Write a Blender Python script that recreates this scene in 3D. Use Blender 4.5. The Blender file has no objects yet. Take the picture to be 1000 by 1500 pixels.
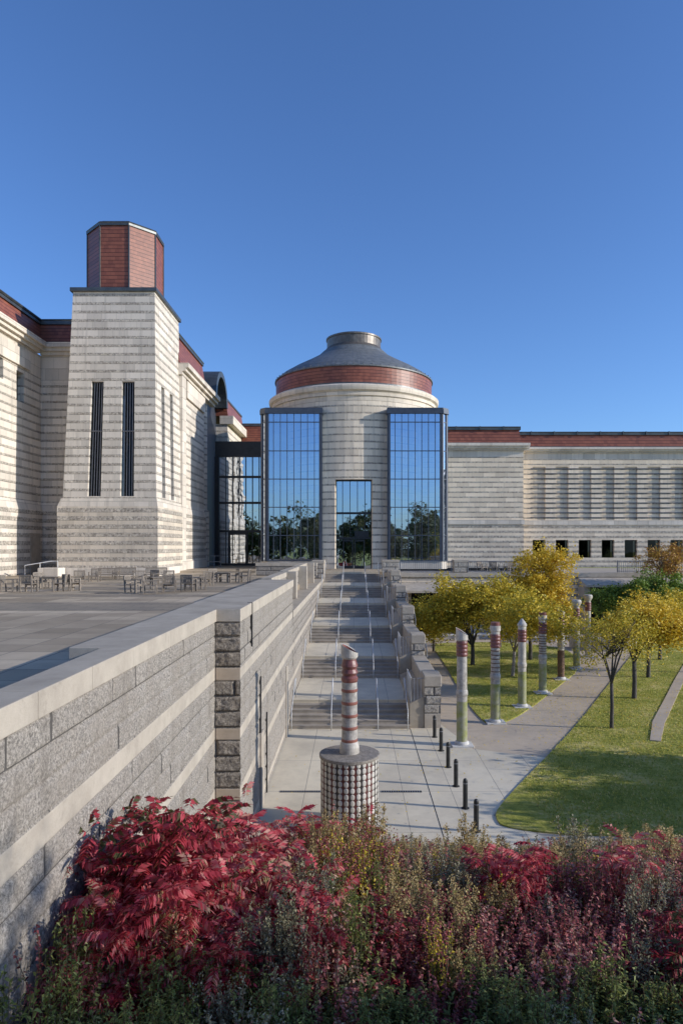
import bpy, math, random
import numpy as np
from mathutils import Vector, Matrix
R = math.radians
random.seed(7)
rng = np.random.default_rng(7)
scene = bpy.context.scene
C = scene.collection
H = 7.8            # camera height above the lower plaza

def gp(x, y, z=0.0):
    Y = (H - z) * 1000.0 / (y - 800.0)
    return ((x - 518) * Y / 1000.0, Y)

# ------------------------------------------------------------------ materials
class NT:
    def __init__(s, name):
        s.m = bpy.data.materials.new(name); s.m.use_nodes = True
        s.t = s.m.node_tree; s.b = s.t.nodes['Principled BSDF']; s.o = s.t.nodes['Material Output']
    def n(s, typ, **kw):
        nd = s.t.nodes.new(typ)
        for k, v in kw.items():
            if k.startswith('i_'):
                nd.inputs[k[2:].replace('_', ' ')].default_value = v
            else: setattr(nd, k, v)
        return nd
    def l(s, a, b): s.t.links.new(a, b)
    def math(s, op, a, b=None, clamp=False):
        nd = s.t.nodes.new('ShaderNodeMath'); nd.operation = op; nd.use_clamp = clamp
        for i, q in enumerate((a, b)):
            if q is None: continue
            if isinstance(q, (int, float)): nd.inputs[i].default_value = q
            else: s.l(q, nd.inputs[i])
        return nd.outputs[0]
    def mix(s, f, a, b, typ='MIX'):
        nd = s.t.nodes.new('ShaderNodeMix'); nd.data_type = 'RGBA'; nd.blend_type = typ
        for i, q in ((0, f), (6, a), (7, b)):
            if isinstance(q, (int, float)): nd.inputs[i].default_value = q
            elif isinstance(q, tuple): nd.inputs[i].default_value = (*q, 1) if len(q) == 3 else q
            else: s.l(q, nd.inputs[i])
        return nd.outputs[2]
    def coord(s, what='Object'):
        return s.t.nodes.new('ShaderNodeTexCoord').outputs[what]
    def noise(s, vec, scale, detail=4, rough=.6, dist=0):
        nd = s.n('ShaderNodeTexNoise', i_Scale=scale, i_Detail=detail, i_Roughness=rough, i_Distortion=dist)
        if vec is not None: s.l(vec, nd.inputs['Vector'])
        return nd.outputs['Fac']
    def ramp(s, f, stops):
        nd = s.t.nodes.new('ShaderNodeValToRGB'); cr = nd.color_ramp
        while len(cr.elements) < len(stops): cr.elements.new(.5)
        for e, (p, c) in zip(cr.elements, stops):
            e.position = p; e.color = (*c, 1) if isinstance(c, tuple) else (c, c, c, 1)
        s.l(f, nd.inputs[0]); return nd.outputs[0]
    def maprange(s, f, a, b, c=0., d=1.):
        nd = s.n('ShaderNodeMapRange'); s.l(f, nd.inputs[0])
        for i, q in enumerate((a, b, c, d)): nd.inputs[i+1].default_value = q
        return nd.outputs[0]
    def bump(s, h, strength=.3, dist=.02):
        nd = s.n('ShaderNodeBump', i_Strength=strength, i_Distance=dist); s.l(h, nd.inputs['Height'])
        s.l(nd.outputs[0], s.b.inputs['Normal']); return nd
    def base(s, c, rough=.7, metal=0., spec=None):
        if isinstance(c, tuple): s.b.inputs['Base Color'].default_value = (*c, 1)
        else: s.l(c, s.b.inputs['Base Color'])
        s.b.inputs['Roughness'].default_value = rough; s.b.inputs['Metallic'].default_value = metal
        if spec is not None: s.b.inputs['Specular IOR Level'].default_value = spec
        return s.m

def simple(name, c1, c2, scale=3., rough=.7, metal=0., bs=.0, bd=.01, bscale=None):
    t = NT(name); v = t.coord()
    f = t.noise(v, scale, 6, .65)
    f = t.maprange(f, .3, .7)
    c = t.mix(f, c1, c2)
    if bs: t.bump(t.noise(v, bscale or scale * 6, 5, .7), bs, bd)
    return t.base(c, rough, metal)

def stone(name, period=.75, frac=.28, zoff=0., smooth=(.73, .66, .57), rough=(.47, .42, .355), drum=None,
          block=1.3, streak=.5):
    """limestone laid in smooth courses with thin bands of rough split-faced granite"""
    t = NT(name); v = t.coord()
    sp = t.n('ShaderNodeSeparateXYZ'); t.l(v, sp.inputs[0]); x, y, z = sp.outputs
    if drum:
        u = t.math('MULTIPLY', t.math('ARCTAN2', t.math('SUBTRACT', x, drum[0]), t.math('SUBTRACT', y, drum[1])), drum[2])
    else:
        u = t.math('ADD', x, y)
    zz = t.math('ADD', z, zoff)
    wob = t.math('MULTIPLY', t.math('SUBTRACT', t.noise(v, 3.5, 3), .5), .10)
    q = t.math('DIVIDE', zz, period)
    row = t.math('FLOOR', q); fr = t.math('FRACT', q)
    # blocks: a colour step per stone
    ub = t.math('ADD', t.math('DIVIDE', u, block), t.math('MULTIPLY', row, .37))
    cmb = t.n('ShaderNodeCombineXYZ'); t.l(t.math('FLOOR', ub), cmb.inputs[0]); t.l(row, cmb.inputs[1])
    wn = t.n('ShaderNodeTexWhiteNoise', noise_dimensions='3D'); t.l(cmb.outputs[0], wn.inputs[0])
    big = t.noise(v, .25, 5, .6)
    val = t.math('ADD', t.math('MULTIPLY', wn.outputs[0], .26), t.math('MULTIPLY', big, .36))
    val = t.math('ADD', val, .66)
    sm = t.mix(1., smooth, t.mix(t.noise(v, 9., 6, .7), (.84, .84, .85), (1.12, 1.10, 1.06)), 'MULTIPLY')
    # rain streaks run down the face
    mp = t.n('ShaderNodeMapping'); mp.inputs['Scale'].default_value = (1.2, 1.2, .07); t.l(v, mp.inputs[0])
    st = t.maprange(t.noise(mp.outputs[0], 2.2, 4, .6), .52, .75)
    sm = t.mix(t.math('MULTIPLY', st, streak), sm, (.37, .33, .28))
    rk = t.noise(v, 5.5, 4, .75)
    rg = t.mix(t.maprange(rk, .36, .66), tuple(c * .5 for c in rough), tuple(min(1, c * 1.5) for c in rough))
    if frac > 0:
        band = t.math('LESS_THAN', t.math('ADD', fr, wob), frac)
        col = t.mix(band, sm, rg)
    else:
        band = None; col = sm
    cc = t.n('ShaderNodeCombineColor'); 
    for i in range(3): t.l(val, cc.inputs[i])
    col = t.mix(1., col, cc.outputs[0], 'MULTIPLY')
    # fine joints
    ju = t.math('LESS_THAN', t.math('FRACT', ub), .014)
    jz = t.math('LESS_THAN', t.math('FRACT', t.math('DIVIDE', t.math('ADD', zz, period*.02), period)), .035)
    j = t.math('MAXIMUM', ju, jz)
    col = t.mix(t.math('MULTIPLY', j, .45), col, (.16, .145, .125))
    hgt = t.math('MULTIPLY', t.noise(v, 30., 4, .7), .12)
    if band is not None:
        hgt = t.math('ADD', hgt, t.math('MULTIPLY', band, t.math('SUBTRACT', t.math('MULTIPLY', rk, 2.2), .5)))
    hgt = t.math('SUBTRACT', hgt, t.math('MULTIPLY', j, .5))
    t.bump(hgt, .75, .07)
    return t.base(col, .88, 0, .25)

def granite(name, c1, c2, c3, bd=.012, scale=42., bs=.9):
    t = NT(name); v = t.coord()
    a = t.noise(v, scale, 5, .8); b = t.noise(v, 1.1, 5, .6); d = t.noise(v, scale * .28, 4, .7)
    c = t.mix(t.maprange(a, .38, .63), c1, c2)
    c = t.mix(t.math('MULTIPLY', t.maprange(b, .4, .75), .55), c, c3)
    mp = t.n('ShaderNodeMapping'); mp.inputs['Scale'].default_value = (1.6, 1.6, .16); t.l(v, mp.inputs[0])
    c = t.mix(t.math('MULTIPLY', t.maprange(t.noise(mp.outputs[0], 1.7, 5, .7), .48, .72), .5), c, tuple(q * .55 for q in c3))
    t.bump(t.math('ADD', a, t.math('MULTIPLY', d, 1.6)), bs, bd)
    return t.base(c, .9, 0, .25)

def paving(name, c1, c2, cj, sx, sy, jw=.012, off=0., var=.25, stain=(.3, .265, .22), stainf=.5, big=False):
    t = NT(name); v = t.coord()
    br = t.n('ShaderNodeTexBrick', offset=off, squash=1.)
    br.inputs['Color1'].default_value = (*c1, 1); br.inputs['Color2'].default_value = (*c2, 1); br.inputs['Mortar'].default_value = (*cj, 1)
    br.inputs['Scale'].default_value = 1.; br.inputs['Mortar Size'].default_value = jw; br.inputs['Mortar Smooth'].default_value = .1
    br.inputs['Brick Width'].default_value = sx; br.inputs['Row Height'].default_value = sy
    t.l(v, br.inputs['Vector'])
    n1 = t.noise(v, .35, 6, .65); n2 = t.noise(v, 28., 4, .75); n3 = t.noise(v, 2.6, 6, .7)
    c = t.mix(t.math('MULTIPLY', t.maprange(n1, .42, .72), stainf), br.outputs['Color'], stain)
    c = t.mix(t.math('MULTIPLY', t.maprange(n3, .45, .8), .35), c, tuple(q * .62 for q in c1))
    if big:
        b2 = t.n('ShaderNodeTexBrick', offset=.5); b2.inputs['Color1'].default_value = (1.12,1.10,1.07,1); b2.inputs['Color2'].default_value = (.68,.66,.63,1); b2.inputs['Mortar'].default_value = (.8,.78,.76,1)
        b2.inputs['Scale'].default_value = 1.; b2.inputs['Mortar Size'].default_value = .03; b2.inputs['Brick Width'].default_value = 4.8; b2.inputs['Row Height'].default_value = 2.4; t.l(v, b2.inputs['Vector'])
        c = t.mix(.9, c, b2.outputs['Color'], 'MULTIPLY')
    c = t.mix(var, c, t.mix(n2, (.55, .55, .55), (1.3, 1.3, 1.3)), 'MULTIPLY')
    t.bump(t.math('SUBTRACT', t.math('MULTIPLY', n2, .25), br.outputs['Fac']), .4, .008)
    return t.base(c, .9, 0, .12)

def leafmat(name, stops, rough=.55, trans=.25, objr=.14):
    t = NT(name)
    g = t.n('ShaderNodeNewGeometry'); oi = t.n('ShaderNodeObjectInfo')
    v = t.coord()
    f = t.math('ADD', t.math('MULTIPLY', g.outputs['Random Per Island'], .55), t.math('MULTIPLY', t.maprange(t.noise(v, 1.3, 4, .6), .3, .7), .43))
    f = t.math('ADD', f, t.math('MULTIPLY', t.math('SUBTRACT', oi.outputs['Random'], .5), objr))
    c = t.ramp(f, stops)
    t.base(c, rough, 0, .35)
    tr = t.n('ShaderNodeBsdfTranslucent'); t.l(c, tr.inputs[0])
    mx = t.n('ShaderNodeMixShader'); mx.inputs[0].default_value = trans
    t.l(t.b.outputs[0], mx.inputs[1]); t.l(tr.outputs[0], mx.inputs[2]); t.l(mx.outputs[0], t.o.inputs[0])
    return t.m

def glassmat(name, tint=(.62, .73, .9), fac=.78, dark=(.35, .42, .5)):
    t = NT(name); v = t.coord()
    t.t.nodes.remove(t.b)
    gl = t.n('ShaderNodeBsdfGlossy'); gl.inputs['Color'].default_value = (*tint, 1); gl.inputs['Roughness'].default_value = .004
    bp = t.n('ShaderNodeBump', i_Strength=.04, i_Distance=.3); t.l(t.noise(v, .55, 2, .5), bp.inputs['Height']); t.l(bp.outputs[0], gl.inputs['Normal'])
    tr = t.n('ShaderNodeBsdfTransparent'); tr.inputs[0].default_value = (*dark, 1)
    mx = t.n('ShaderNodeMixShader'); mx.inputs[0].default_value = fac
    t.l(tr.outputs[0], mx.inputs[1]); t.l(gl.outputs[0], mx.inputs[2]); t.l(mx.outputs[0], t.o.inputs[0])
    return t.m

def tiles(name, c1, c2, drum=None, row=.34, rough=.44):
    t = NT(name); v = t.coord()
    sp = t.n('ShaderNodeSeparateXYZ'); t.l(v, sp.inputs[0]); x, y, z = sp.outputs
    if drum: u = t.math('MULTIPLY', t.math('ARCTAN2', t.math('SUBTRACT', x, drum[0]), t.math('SUBTRACT', y, drum[1])), drum[2])
    else: u = t.math('ADD', x, y)
    cm = t.n('ShaderNodeCombineXYZ'); t.l(u, cm.inputs[0]); t.l(z, cm.inputs[1])
    br = t.n('ShaderNodeTexBrick', offset=.5)
    br.inputs['Color1'].default_value = (*c1, 1); br.inputs['Color2'].default_value = (*c2, 1); br.inputs['Mortar'].default_value = (.10, .028, .022, 1)
    br.inputs['Scale'].default_value = 1.; br.inputs['Mortar Size'].default_value = .004; br.inputs['Mortar Smooth'].default_value = .8
    br.inputs['Brick Width'].default_value = row * 1.15; br.inputs['Row Height'].default_value = row
    t.l(cm.outputs[0], br.inputs['Vector'])
    c = t.mix(.5, br.outputs['Color'], t.mix(t.noise(v, .8, 5, .7), (.55, .55, .6), (1.35, 1.3, 1.25)), 'MULTIPLY')
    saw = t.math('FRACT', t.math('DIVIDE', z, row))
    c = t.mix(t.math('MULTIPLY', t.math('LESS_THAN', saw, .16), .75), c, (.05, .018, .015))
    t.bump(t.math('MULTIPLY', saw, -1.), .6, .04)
    return t.base(c, rough, 0, .38)

M = {}
M['tower_base'] = stone('tower_base_stone', .72, .50, .02, smooth=(.69, .605, .495))
M['tower_up'] = stone('tower_stone', .75, .30, .1)
M['plain'] = stone('plain_limestone', 1.1, 0, .35)
M['wing_base'] = stone('wing_base_stone', .72, .48, .02)
M['wing_up'] = stone('wing_stone', .75, .26, .1)
M['right_up'] = stone('right_wing_stone', .55, .26, .1, smooth=(.88, .745, .58), streak=.3)
M['right_base'] = stone('right_wing_base_stone', .55, .45, .1, smooth=(.86, .73, .57), streak=.3)
DC = (0.0, 81.6)
M['drum'] = stone('drum_stone', .76, .20, .2, smooth=(.80, .70, .57), drum=(DC[0], DC[1], 9.56), block=1.6)
M['drum_plain'] = stone('drum_plain_stone', .9, 0, .2, smooth=(.76, .67, .555), drum=(DC[0], DC[1], 9.9))
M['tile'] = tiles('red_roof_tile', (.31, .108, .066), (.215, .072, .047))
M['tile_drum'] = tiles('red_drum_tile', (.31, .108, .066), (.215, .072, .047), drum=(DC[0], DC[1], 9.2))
M['roofmetal'] = simple('roof_metal', (.075, .08, .082), (.14, .15, .15), 1.2, .42, .6, .2, .01, 6)
M['dome'] = None
M['steel'] = simple('dark_steel', (.018, .02, .024), (.035, .038, .042), 2., .4, .4)
M['bluesteel'] = simple('blue_grey_steel', (.05, .06, .085), (.08, .095, .125), 2., .4, .3)
M['glass'] = glassmat('curtain_glass', (.62, .73, .9), .74, (.6, .66, .72))
M['glass2'] = glassmat('link_glass', (.72, .78, .86), .8)
M['winglass'] = glassmat('window_glass', (.25, .28, .33), .10, (.1, .1, .1))
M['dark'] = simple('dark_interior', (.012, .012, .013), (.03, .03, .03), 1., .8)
M['inner_white'] = simple('interior_plaster', (.6, .58, .54), (.7, .68, .64), .5, .8)
M['granite'] = granite('split_granite', (.11, .10, .09), (.49, .445, .39), (.26, .225, .187), .012, 30.)
M['granite_pier'] = granite('pier_granite', (.12, .10, .085), (.44, .385, .315), (.27, .22, .165), .02, 24.)
M['granite_rail'] = granite('flank_granite', (.18, .165, .15), (.58, .53, .46), (.35, .31, .26), .02, 24.)
def copingmat():
    t = NT('coping_limestone'); v = t.coord(); a = t.noise(v, 1.3, 6, .65); b = t.noise(v, 5.5, 6, .75); c = t.noise(v, 60., 3, .7)
    col = t.mix(t.maprange(a, .3, .7), (.36, .315, .26), (.52, .46, .38))
    col = t.mix(t.math('MULTIPLY', t.maprange(b, .55, .78), .55), col, (.20, .175, .15))
    col = t.mix(.35, col, t.mix(c, (.6, .6, .6), (1.35, 1.35, 1.35)), 'MULTIPLY')
    t.bump(t.math('ADD', b, c), .35, .012); return t.base(col, .87, 0, .25)
M['coping'] = copingmat()
M['bandtan'] = simple('tan_band_limestone', (.42, .33, .24), (.55, .45, .34), 2., .85, 0, .3, .01, 30)
M['copingtop'] = simple('weathered_coping', (.31, .262, .20), (.47, .405, .315), 1.1, .88, 0, .3, .01, 30)
M['mortar'] = simple('dark_mortar', (.06, .055, .05), (.11, .10, .09), 6., .9)
M['concrete'] = paving('plaza_concrete', (.74, .655, .50), (.70, .62, .475), (.36, .32, .27), 1.55, 3.1, .012)
M['tanpath'] = paving('path_concrete', (.56, .46, .345), (.54, .445, .335), (.22, .2, .18), 40., 3.6, .012, stain=(.27, .24, .21))
M['terrace'] = paving('terrace_pavers', (.58, .49, .37), (.40, .335, .25), (.20, .19, .175), 1.2, 1.2, .016, .0, .3, (.24,.20,.16), .6, True)
M['terrace_dark'] = paving('terrace_dark_pavers', (.33, .28, .215), (.28, .24, .185), (.12, .11, .10), 1.2, .6, .014, .5, .3, (.16, .15, .14))
M['step'] = simple('step_stone', (.27, .235, .195), (.41, .36, .30), 1.5, .85, 0, .3, .01, 30)
M['whitemetal'] = simple('painted_rail_metal', (.50, .50, .50), (.62, .62, .61), 3., .45, .2)
M['railmetal'] = simple('grey_rail_metal', (.16, .17, .19), (.24, .25, .27), 3., .45, .4)
M['bollard'] = simple('bollard_metal', (.022, .023, .022), (.05, .05, .048), 5., .5, .3)
M['teak'] = simple('weathered_teak', (.17, .14, .11), (.33, .28, .225), 9., .8, 0, .4, .006, 40)
M['soil'] = simple('planting_soil', (.035, .028, .02), (.09, .07, .045), 3., .95, 0, .8, .05, 12)
M['bark'] = simple('bark', (.045, .038, .032), (.12, .105, .09), 9., .9, 0, .8, .02, 30)
M['palebark'] = simple('pale_bark', (.22, .19, .16), (.38, .34, .30), 6., .9, 0, .6, .02, 30)
M['stem'] = simple('plant_stem', (.09, .06, .035), (.16, .12, .07), 6., .8)

def lawn_mat():
    t = NT('lawn_grass'); v = t.coord()
    a = t.noise(v, .55, 6, .65); b = t.noise(v, 7., 5, .7); c = t.noise(v, 60., 3, .8)
    col = t.ramp(t.math('ADD', t.math('MULTIPLY', a, .6), t.math('MULTIPLY', b, .4)),
                 [(.38, (.20, .235, .045)), (.5, (.38, .375, .08)), (.6, (.62, .53, .21))])
    col = t.mix(.6, col, t.mix(c, (.45, .45, .4), (1.5, 1.5, 1.4)), 'MULTIPLY')
    t.bump(t.math('ADD', c, b), .9, .05)
    return t.base(col, .9, 0, .15)
M['lawn'] = lawn_mat()
M['blade'] = leafmat('grass_blade', [(.15, (.17, .225, .035)), (.42, (.36, .38, .062)), (.65, (.55, .49, .125)), (.85, (.69, .56, .26))], .7, .3)
M['yellow'] = leafmat('yellow_leaf', [(.1, (.40, .27, .022)), (.4, (.70, .49, .04)), (.7, (.82, .61, .08)), (.95, (.58, .53, .11))])
M['olive'] = leafmat('olive_yellow_leaf', [(.1, (.16, .19, .022)), (.35, (.40, .34, .035)), (.65, (.70, .52, .05)), (.95, (.82, .64, .10))])
M['rust'] = leafmat('rusty_leaf', [(.1, (.24, .10, .04)), (.4, (.42, .22, .05)), (.7, (.58, .38, .06)), (.95, (.50, .40, .11))])
M['greenleaf'] = leafmat('green_leaf', [(.1, (.07, .13, .022)), (.45, (.17, .26, .04)), (.75, (.27, .36, .065)), (.95, (.37, .42, .11))])
M['farleaf'] = leafmat('far_leaf', [(.1, (.05, .08, .025)), (.45, (.11, .13, .04)), (.75, (.20, .17, .06)), (.95, (.30, .24, .09))])
M['sumac'] = leafmat('sumac_leaf', [(.04, (.10, .10, .035)), (.14, (.15, .03, .026)), (.30, (.46, .045, .065)), (.52, (.68, .10, .13)), (.70, (.78, .28, .26)), (.84, (.66, .42, .32)), (.95, (.38, .38, .17))], .55, .5, .5)
M['maroon'] = leafmat('maroon_leaf', [(.08, (.14, .03, .035)), (.35, (.42, .10, .105)), (.6, (.60, .23, .205)), (.82, (.72, .48, .37)), (.98, (.42, .40, .19))], .6, .42, .4)
M['goldrod'] = leafmat('golden_seed_head', [(.1, (.25, .18, .08)), (.4, (.46, .34, .15)), (.7, (.62, .48, .25)), (.95, (.50, .48, .17))], .7, .4, .3)
M['weed'] = leafmat('weed_leaf', [(.1, (.09, .115, .028)), (.4, (.20, .235, .06)), (.7, (.34, .365, .11)), (.95, (.50, .48, .20))], .6, .3)
M['greyweed'] = leafmat('grey_leaf', [(.1, (.12, .115, .065)), (.4, (.25, .24, .14)), (.7, (.42, .38, .26)), (.95, (.62, .56, .44))], .7, .3)
M['paint_white'] = simple('glazed_white', (.32, .29, .25), (.60, .555, .49), 5., .4, 0, .3, .008, 20)
M['paint_grey'] = simple('mottled_grey_glaze', (.22, .20, .18), (.54, .50, .45), 7., .45, 0, .3, .008, 20)
M['paint_maroon'] = simple('maroon_glaze', (.13, .045, .04), (.25, .095, .08), 6., .35, 0, .3, .008, 20)
M['paint_green'] = simple('lime_glaze', (.36, .34, .29), (.23, .26, .035), 3.4, .45, 0, .3, .008, 20)
M['paint_brown'] = simple('brown_glaze', (.09, .045, .03), (.20, .12, .08), 5., .45, 0, .3, .008, 20)
M['paint_red'] = simple('rust_red_glaze', (.20, .075, .055), (.32, .13, .095), 6., .4)
M['bronze'] = simple('bronze_ring', (.10, .085, .075), (.20, .175, .15), 2., .45, .4)
M['footing'] = simple('pale_footing', (.5, .48, .45), (.64, .62, .58), 4., .85)
M['darkcap'] = granite('dark_cap_stone', (.15, .13, .108), (.34, .30, .255), (.34, .31, .28), .004, 14., .4)

# ------------------------------------------------------------------ mesh builder
class MB:
    def __init__(s): s.v = []; s.f = []; s.mi = []
    def poly(s, pts, m=0):
        k = len(s.v); s.v += [tuple(p) for p in pts]; s.f.append(tuple(range(k, k + len(pts)))); s.mi.append(m)
    def box(s, x0, x1, y0, y1, z0, z1, m=0, mat=None):
        k = len(s.v)
        p = [(x0,y0,z0),(x1,y0,z0),(x1,y1,z0),(x0,y1,z0),(x0,y0,z1),(x1,y0,z1),(x1,y1,z1),(x0,y1,z1)]
        if mat is not None: p = [tuple(mat @ Vector(q)) for q in p]
        s.v += p
        for f in ((3,2,1,0),(4,5,6,7),(0,1,5,4),(1,2,6,5),(2,3,7,6),(3,0,4,7)):
            s.f.append(tuple(k+i for i in f)); s.mi.append(m)
        return s
    def hexa(s, lo, hi, m=0):
        """lo, hi: four corners each, counter-clockwise from above"""
        k = len(s.v); s.v += [tuple(q) for q in lo] + [tuple(q) for q in hi]; n = len(lo)
        s.f.append(tuple(k+i for i in reversed(range(n)))); s.mi.append(m)
        s.f.append(tuple(k+n+i for i in range(n))); s.mi.append(m)
        for i in range(n):
            j = (i+1) % n; s.f.append((k+i, k+j, k+n+j, k+n+i)); s.mi.append(m)
        return s
    def prism(s, pts, z0, z1, m=0):
        return s.hexa([(x,y,z0) for x,y in pts], [(x,y,z1) for x,y in pts], m)
    def lathe(s, cx, cy, prof, n=32, m=0, cap=True, a0=0., a1=2*math.pi, top=None):
        k0 = len(s.v); full = abs(a1-a0-2*math.pi) < 1e-6; c = n if full else n+1
        for (r, z) in prof:
            for i in range(c):
                a = a0 + (a1-a0)*i/n
                s.v.append((cx + r*math.cos(a), cy + r*math.sin(a), z))
        for j in range(len(prof)-1):
            mm = m[j] if isinstance(m, (list, tuple)) else m
            for i in range(n):
                i2 = (i+1) % c
                s.f.append((k0+j*c+i, k0+j*c+i2, k0+(j+1)*c+i2, k0+(j+1)*c+i)); s.mi.append(mm)
        if cap and full:
            ml = m[-1] if isinstance(m, (list, tuple)) else m
            mf = m[0] if isinstance(m, (list, tuple)) else m
            s.f.append(tuple(k0+i for i in reversed(range(c)))); s.mi.append(mf)
            s.f.append(tuple(k0+(len(prof)-1)*c+i for i in range(c))); s.mi.append(ml)
        return s
    def tube(s, pts, rad, n=6, m=0, cap=True):
        pts = [Vector(p) for p in pts]; k0 = len(s.v)
        if not isinstance(rad, (list, tuple)): rad = [rad]*len(pts)
        for i, p in enumerate(pts):
            d = (pts[min(i+1, len(pts)-1)] - pts[max(i-1, 0)])
            d = d.normalized() if d.length > 1e-9 else Vector((0,0,1))
            a = d.cross(Vector((0,0,1)) if abs(d.z) < .9 else Vector((1,0,0))).normalized(); b = d.cross(a)
            for j in range(n):
                t = 2*math.pi*j/n; s.v.append(tuple(p + (a*math.cos(t) + b*math.sin(t))*rad[i]))
        for i in range(len(pts)-1):
            for j in range(n):
                j2 = (j+1) % n
                s.f.append((k0+i*n+j, k0+i*n+j2, k0+(i+1)*n+j2, k0+(i+1)*n+j)); s.mi.append(m)
        if cap:
            s.f.append(tuple(k0+j for j in reversed(range(n)))); s.mi.append(m)
            e = k0+(len(pts)-1)*n; s.f.append(tuple(e+j for j in range(n))); s.mi.append(m)
        return s
    def holed(s, fn, us, zs, holes, depth, m=0, mr=None):
        """wall sheet fn(u, z, d); holes (ua, ub, za, zb) get reveals of the given depth"""
        if mr is None: mr = m
        U = sorted(set(list(us) + [h[0] for h in holes] + [h[1] for h in holes]))
        Z = sorted(set(list(zs) + [h[2] for h in holes] + [h[3] for h in holes]))
        U = [a for a in U if us[0]-1e-9 <= a <= us[-1]+1e-9]; Z = [a for a in Z if zs[0]-1e-9 <= a <= zs[-1]+1e-9]
        for i in range(len(U)-1):
            for j in range(len(Z)-1):
                uc, zc = (U[i]+U[i+1])/2, (Z[j]+Z[j+1])/2
                if any(h[0] < uc < h[1] and h[2] < zc < h[3] for h in holes): continue
                s.poly([fn(U[i],Z[j],0), fn(U[i+1],Z[j],0), fn(U[i+1],Z[j+1],0), fn(U[i],Z[j+1],0)], m)
        for (ua, ub, za, zb) in holes:
            for (p, q) in (((ua,za),(ua,zb)), ((ub,zb),(ub,za)), ((ua,zb),(ub,zb)), ((ub,za),(ua,za))):
                s.poly([fn(*p,0), fn(*q,0), fn(*q,depth), fn(*p,depth)], mr)
        return s
    def build(s, name, mats, parent=None, smooth=False, bevel=0., kind=None):
        me = bpy.data.meshes.new(name); me.from_pydata(s.v, [], s.f); 
        if not isinstance(mats, (list, tuple)): mats = [mats]
        for q in mats: me.materials.append(M[q] if isinstance(q, str) else q)
        me.polygons.foreach_set('material_index', s.mi)
        if smooth: me.polygons.foreach_set('use_smooth', [True]*len(s.f))
        me.validate(); me.update()
        return link(name, me, parent, bevel, kind)

def wloc(o):
    v = Vector((0,0,0))
    while o is not None: v = v + o.location; o = o.parent
    return v
def link(name, me, parent=None, bevel=0., kind=None, local=False):
    o = bpy.data.objects.new(name, me); C.objects.link(o)
    if parent is not None:
        o.parent = parent
        if not local: o.location = -wloc(parent)
    if bevel:
        b = o.modifiers.new('bevel', 'BEVEL'); b.width = bevel; b.segments = 2; b.limit_method = 'ANGLE'; b.angle_limit = R(40)
    if kind: o['kind'] = kind
    return o
def tag(o, label, cat, group=None):
    o['label'] = label; o['category'] = cat
    if group: o['group'] = group
    return o
def thing(name, label, cat, loc=(0,0,0), rz=0., group=None):
    o = bpy.data.objects.new(name, None); C.objects.link(o); o.empty_display_size = .2
    o.location = loc; o.rotation_euler.z = rz
    return tag(o, label, cat, group)
def dup(root, loc, rz=0., label=None, group=None, scale=None):
    def cp(o, par):
        c = o.copy(); C.objects.link(c)
        if par is not None: c.parent = par
        for ch in o.children: cp(ch, c)
        return c
    r = cp(root, None); r.location = loc; r.rotation_euler.z = rz
    if scale: r.scale = scale
    if label: r['label'] = label
    if group: r['group'] = group
    return r
def npmesh(name, V, F, mats, mi=None, smooth=False):
    """V (n,3), F (m,k) arrays"""
    me = bpy.data.meshes.new(name); n, m, k = len(V), len(F), F.shape[1]
    me.vertices.add(n); me.vertices.foreach_set('co', np.asarray(V, dtype=np.float32).ravel())
    me.loops.add(m*k); me.loops.foreach_set('vertex_index', np.asarray(F, dtype=np.int32).ravel())
    me.polygons.add(m); me.polygons.foreach_set('loop_start', np.arange(0, m*k, k, dtype=np.int32))
    me.polygons.foreach_set('loop_total', np.full(m, k, dtype=np.int32))
    for q in mats: me.materials.append(M[q] if isinstance(q, str) else q)
    if mi is not None: me.polygons.foreach_set('material_index', np.asarray(mi, dtype=np.int32))
    if smooth: me.polygons.foreach_set('use_smooth', np.ones(m, dtype=bool))
    me.update(); me.validate()
    return me

def vnoise(p, seed=0):
    """value noise on (n,3) points"""
    i = np.floor(p).astype(np.int64); f = p - i; f = f*f*(3-2*f)
    def h(a, b, c):
        q = (a*374761393 + b*668265263 + c*2147483647 + seed*974711) & 0xffffffff
        q = ((q ^ (q >> 13)) * 1274126177) & 0xffffffff
        return ((q ^ (q >> 16)) & 0xffff) / 65535.
    o = 0
    for dx in (0,1):
        for dy in (0,1):
            for dz in (0,1):
                w = (f[:,0] if dx else 1-f[:,0])*(f[:,1] if dy else 1-f[:,1])*(f[:,2] if dz else 1-f[:,2])
                o = o + w*h(i[:,0]+dx, i[:,1]+dy, i[:,2]+dz)
    return o
def fbm(p, octs=4, seed=0):
    o = 0; a = .5; 
    for k in range(octs): o = o + a*vnoise(p*(2.03**k), seed+k); a *= .55
    return o
# ------------------------------------------------------------------ ground sheets
def sheet(name, pts, z, mat, kind='structure'):
    mb = MB(); mb.poly([(x, y, z) for x, y in pts]); return mb.build(name, mat, kind=kind)
g = MB(); g.poly([(-900,-900,-.03),(900,-900,-.03),(900,900,-.03),(-900,900,-.03)]); g.build('ground', 'lawn', kind='structure')
sheet('garden_path', [(-2.9,15),(40,15),(40,64),(-2.9,64)], 0., 'tanpath')
plaza_pts = [(-2.85,15.5),(6.5,15.5),(5.6,17.6),gp(722,1195),gp(800,1110),gp(745,1104),gp(692,1097),gp(640,1057),(3.05,29.2),(-2.85,29.2)]
sheet('paved_plaza', plaza_pts, .005, 'concrete')
sheet('kerb_walk', [(5.9,17.0),(30,17.0),(30,18.0),(5.6,18.0)], .010, 'concrete')

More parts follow.
